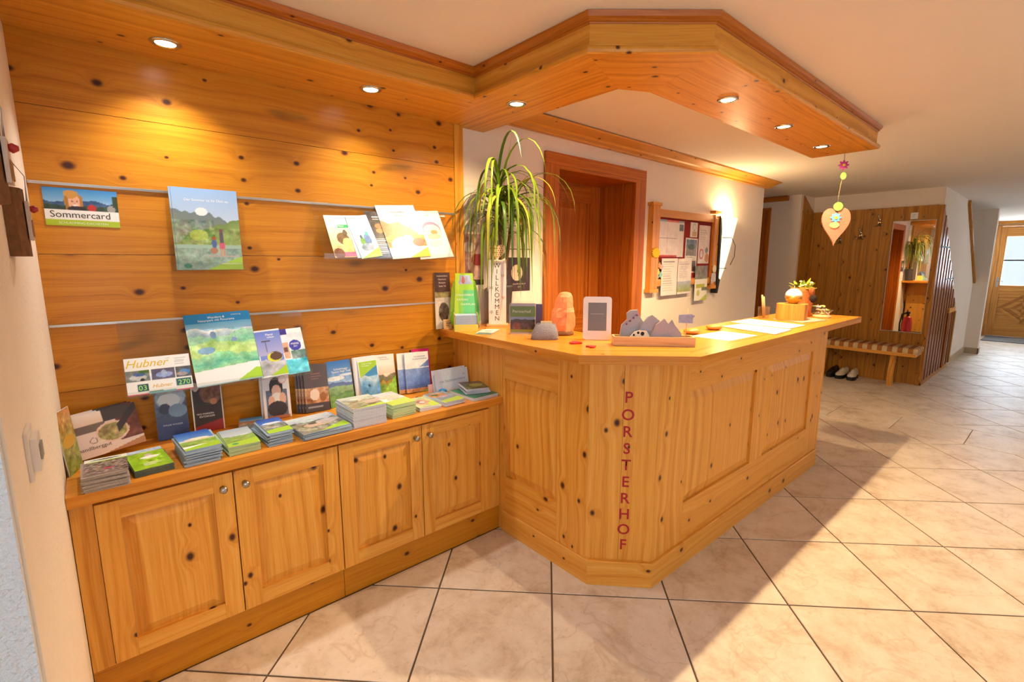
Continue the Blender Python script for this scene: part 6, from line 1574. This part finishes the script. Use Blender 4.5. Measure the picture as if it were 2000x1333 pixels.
def shoe(label, x, y, rz, upper, sole, lace):
    t = thing('shoe', label, 'shoe', (x, y, 0.0005), R(rz), 'shoes under the hall bench')
    L_ = 0.28
    def row(u):
        w = np.interp(u, [0, .1, .35, .65, .85, 1], [.026, .036, .034, .046, .042, .018])
        return w
    b = MB(); P = [(u * L_ - L_ / 2, row(u)) for u in np.linspace(0, 1, 15)]
    out = [(x_, w) for x_, w in P] + [(x_, -w) for x_, w in P[::-1]]
    b.prism([(p[0], p[1]) for p in out][::-1], 0, 0.042); b.build('sole', sole, t)
    b = MB(); rows = []
    for u in np.linspace(0.01, 0.99, 14):
        w = row(u) * 0.94; hgt = np.interp(u, [0, .08, .3, .45, .7, .9, 1], [.075, .088, .080, .085, .052, .040, .022])
        rows.append([(u * L_ - L_ / 2, w * math.cos(t_), 0.0425 + hgt * 0.85 * math.sin(t_) ** 0.8) for t_ in [math.pi * k / 10 for k in range(11)]])
    for i in range(13):
        for k in range(10): b.poly([rows[i][k], rows[i + 1][k], rows[i + 1][k + 1], rows[i][k + 1]], None, 0, True)
    b.poly(rows[0]); b.poly(rows[-1][::-1])
    b.build('upper', upper, t)
    for k in range(4):
        u = 0.48 + 0.07 * k; h_ = np.interp(u, [.45, .7], [.085, .052]); x_ = u * L_ - L_ / 2
        b = MB(); b.tube([(x_, -0.022, 0.0425 + h_ * 0.68), (x_ + 0.004, 0, 0.045 + h_ * 0.85), (x_, 0.022, 0.0425 + h_ * 0.68)], 0.0025, 6); b.build('lace', lace, t)
CRM = plain('cream_leather', 'dccfb8', 0.6, noise=0.1); BLK = plain('black_sole', '17161a', 0.5); DK = plain('black_leather', '1d1a1c', 0.45)
shoe('cream shoe with thick black sole, left one of its pair', 5.30, -0.50, 175, CRM, BLK, PAPER)
shoe('cream shoe with thick black sole, right one of its pair', 5.30, -0.61, 182, CRM, BLK, PAPER)
shoe('black shoe beside the cream pair under the bench', 5.33, -0.395, 178, DK, BLK, DK)

BRASS = plain('dark_brass_hook', 'b5a58a', 0.3, metal=1.0)
for k, (y, z, lab) in enumerate(((-0.095, 1.86, 'metal coat hook furthest left on the boarded panel'), (-0.275, 1.655, 'metal coat hook right behind the hanging heart tip'), (-0.483, 1.70, 'lower middle metal coat hook on the boarded panel'), (-0.652, 1.84, 'metal coat hook nearest the mirror'))):
    t = thing('coat_hook', lab, 'hook', (PXH, y, z), 0, 'metal coat hooks on the boarded panel')
    b = MB(); b.prism([(0.014 * math.cos(q), 0.03 * math.sin(q)) for q in [2 * math.pi * i / 16 for i in range(16)]], -0.006, -0.0005, axis=0); b.build('back_plate', BRASS, t)
    b = MB(); b.tube([(-0.005, 0, 0.01), (-0.03, 0, 0.0), (-0.07, 0, 0.03), (-0.085, 0, 0.075)], [0.006, 0.006, 0.006, 0.009], 8); b.build('upper_prong', BRASS, t)
    for s_ in (-1, 1):
        b = MB(); b.tube([(-0.005, 0, -0.012), (-0.025, s_ * 0.01, -0.05), (-0.05, s_ * 0.03, -0.055), (-0.06, s_ * 0.036, -0.03)], [0.005, 0.005, 0.005, 0.007], 8); b.build('lower_prong', BRASS, t)

mir = thing('wall_mirror', 'tall frameless mirror on the boarded panel beside the corner post', 'mirror', (PXH - 0.004, -0.972, 0.595), 0, rot=(0, R(MIRROR_TILT), 0))
MIR = plain('mirror_silver', 'e9ecec', 0.0, metal=1.0)
b = MB(); b.box(-0.008, -0.0035, -0.184, 0.184, 0, 1.235); b.build('glass', MIR, mir)
EDG = plain('mirror_edge', 'dfe6e2', 0.2)
for q in ((-0.010, -0.003, -0.189, -0.1843, -0.005, 1.240), (-0.010, -0.003, 0.1843, 0.189, -0.005, 1.240), (-0.010, -0.003, -0.1842, 0.1842, -0.005, -0.0003), (-0.010, -0.003, -0.1842, 0.1842, 1.2353, 1.240)):
    b = MB(); b.box(*q); b.build('edge_trim', EDG, mir)
a = Art(0.07, 0.07, 0.004).fill('ece8e4').lines(0.2, 0.8, 0.3, 0.7, 3, '7a7a80')
o = brochure('little white label above the mirror', 0.066, 0.07, 0.002, a, Matrix.Translation((PXH - 0.0005, -0.962, 1.85)) @ Matrix.Rotation(R(-90), 4, 'Z') @ Matrix.Rotation(R(90), 4, 'X'), cat='label', name='paper_label')

# fire extinguisher standing behind the counter, seen in the mirror
fx = thing('fire_extinguisher', 'red fire extinguisher reflected in the hall mirror', 'extinguisher', EXT_POS)
fx.scale = (1.0, 1.0, 1.45)
REDM = plain('signal_red', 'c8201a', 0.35)
b = MB(); b.lathe([(0.001, 0), (0.06, 0), (0.065, 0.01), (0.065, 0.30), (0.05, 0.345), (0.022, 0.36), (0.001, 0.361)], 24); b.build('cylinder', REDM, fx)
b = MB(); b.lathe([(0.018, 0.3615), (0.018, 0.39), (0.026, 0.392), (0.026, 0.41), (0.001, 0.412)], 14); b.build('valve', BLACK, fx)
b = MB(); b.tube([(0.02, 0, 0.40), (0.07, 0, 0.43)], 0.008, 8); b.build('lever', BLACK, fx)
b = MB(); b.tube([(0, 0.02, 0.395), (0, 0.075, 0.38), (0, 0.095, 0.28), (0, 0.085, 0.14)], 0.010, 8); b.build('hose', BLACK, fx)

# ------------------------------------------------------------------ red lettering on the chamfered counter corner
for ch, z in zip('PORSTERHOF', (0.836, 0.762, 0.690, 0.617, 0.545, 0.471, 0.397, 0.326, 0.256, 0.186)):
    text(counter, ch, 0, 0, 0, 0.066, 'b01226', M=M2 @ Matrix.Translation((0.160, -0.0008, z - 0.0225)) @ Matrix.Rotation(R(90), 4, 'X'), off=0.0009)

# ------------------------------------------------------------------ build all lettering in one go
tmp = []
for (s, size, col, M, par, align, shear, off) in TEXTS:
    cu_ = bpy.data.curves.new('lettering', 'FONT')
    cu_.body = s; cu_.size = size; cu_.align_x = align; cu_.shear = shear; cu_.resolution_u = 3; cu_.offset = off
    o = bpy.data.objects.new('lettering_curve', cu_); COL.objects.link(o); tmp.append(o)
dgr = bpy.context.evaluated_depsgraph_get()
dgr.update()
for o, (s, size, col, M, par, align, shear, off) in zip(tmp, TEXTS):
    me = bpy.data.meshes.new_from_object(o.evaluated_get(dgr))
    me.name = 'lettering'
    me.materials.clear(); me.materials.append(ink(col))
    t = bpy.data.objects.new('letter' if len(s) == 1 else 'lettering', me); COL.objects.link(t)
    t.parent = par; t.matrix_basis = M
for o in tmp:
    bpy.data.objects.remove(o, do_unlink=True)
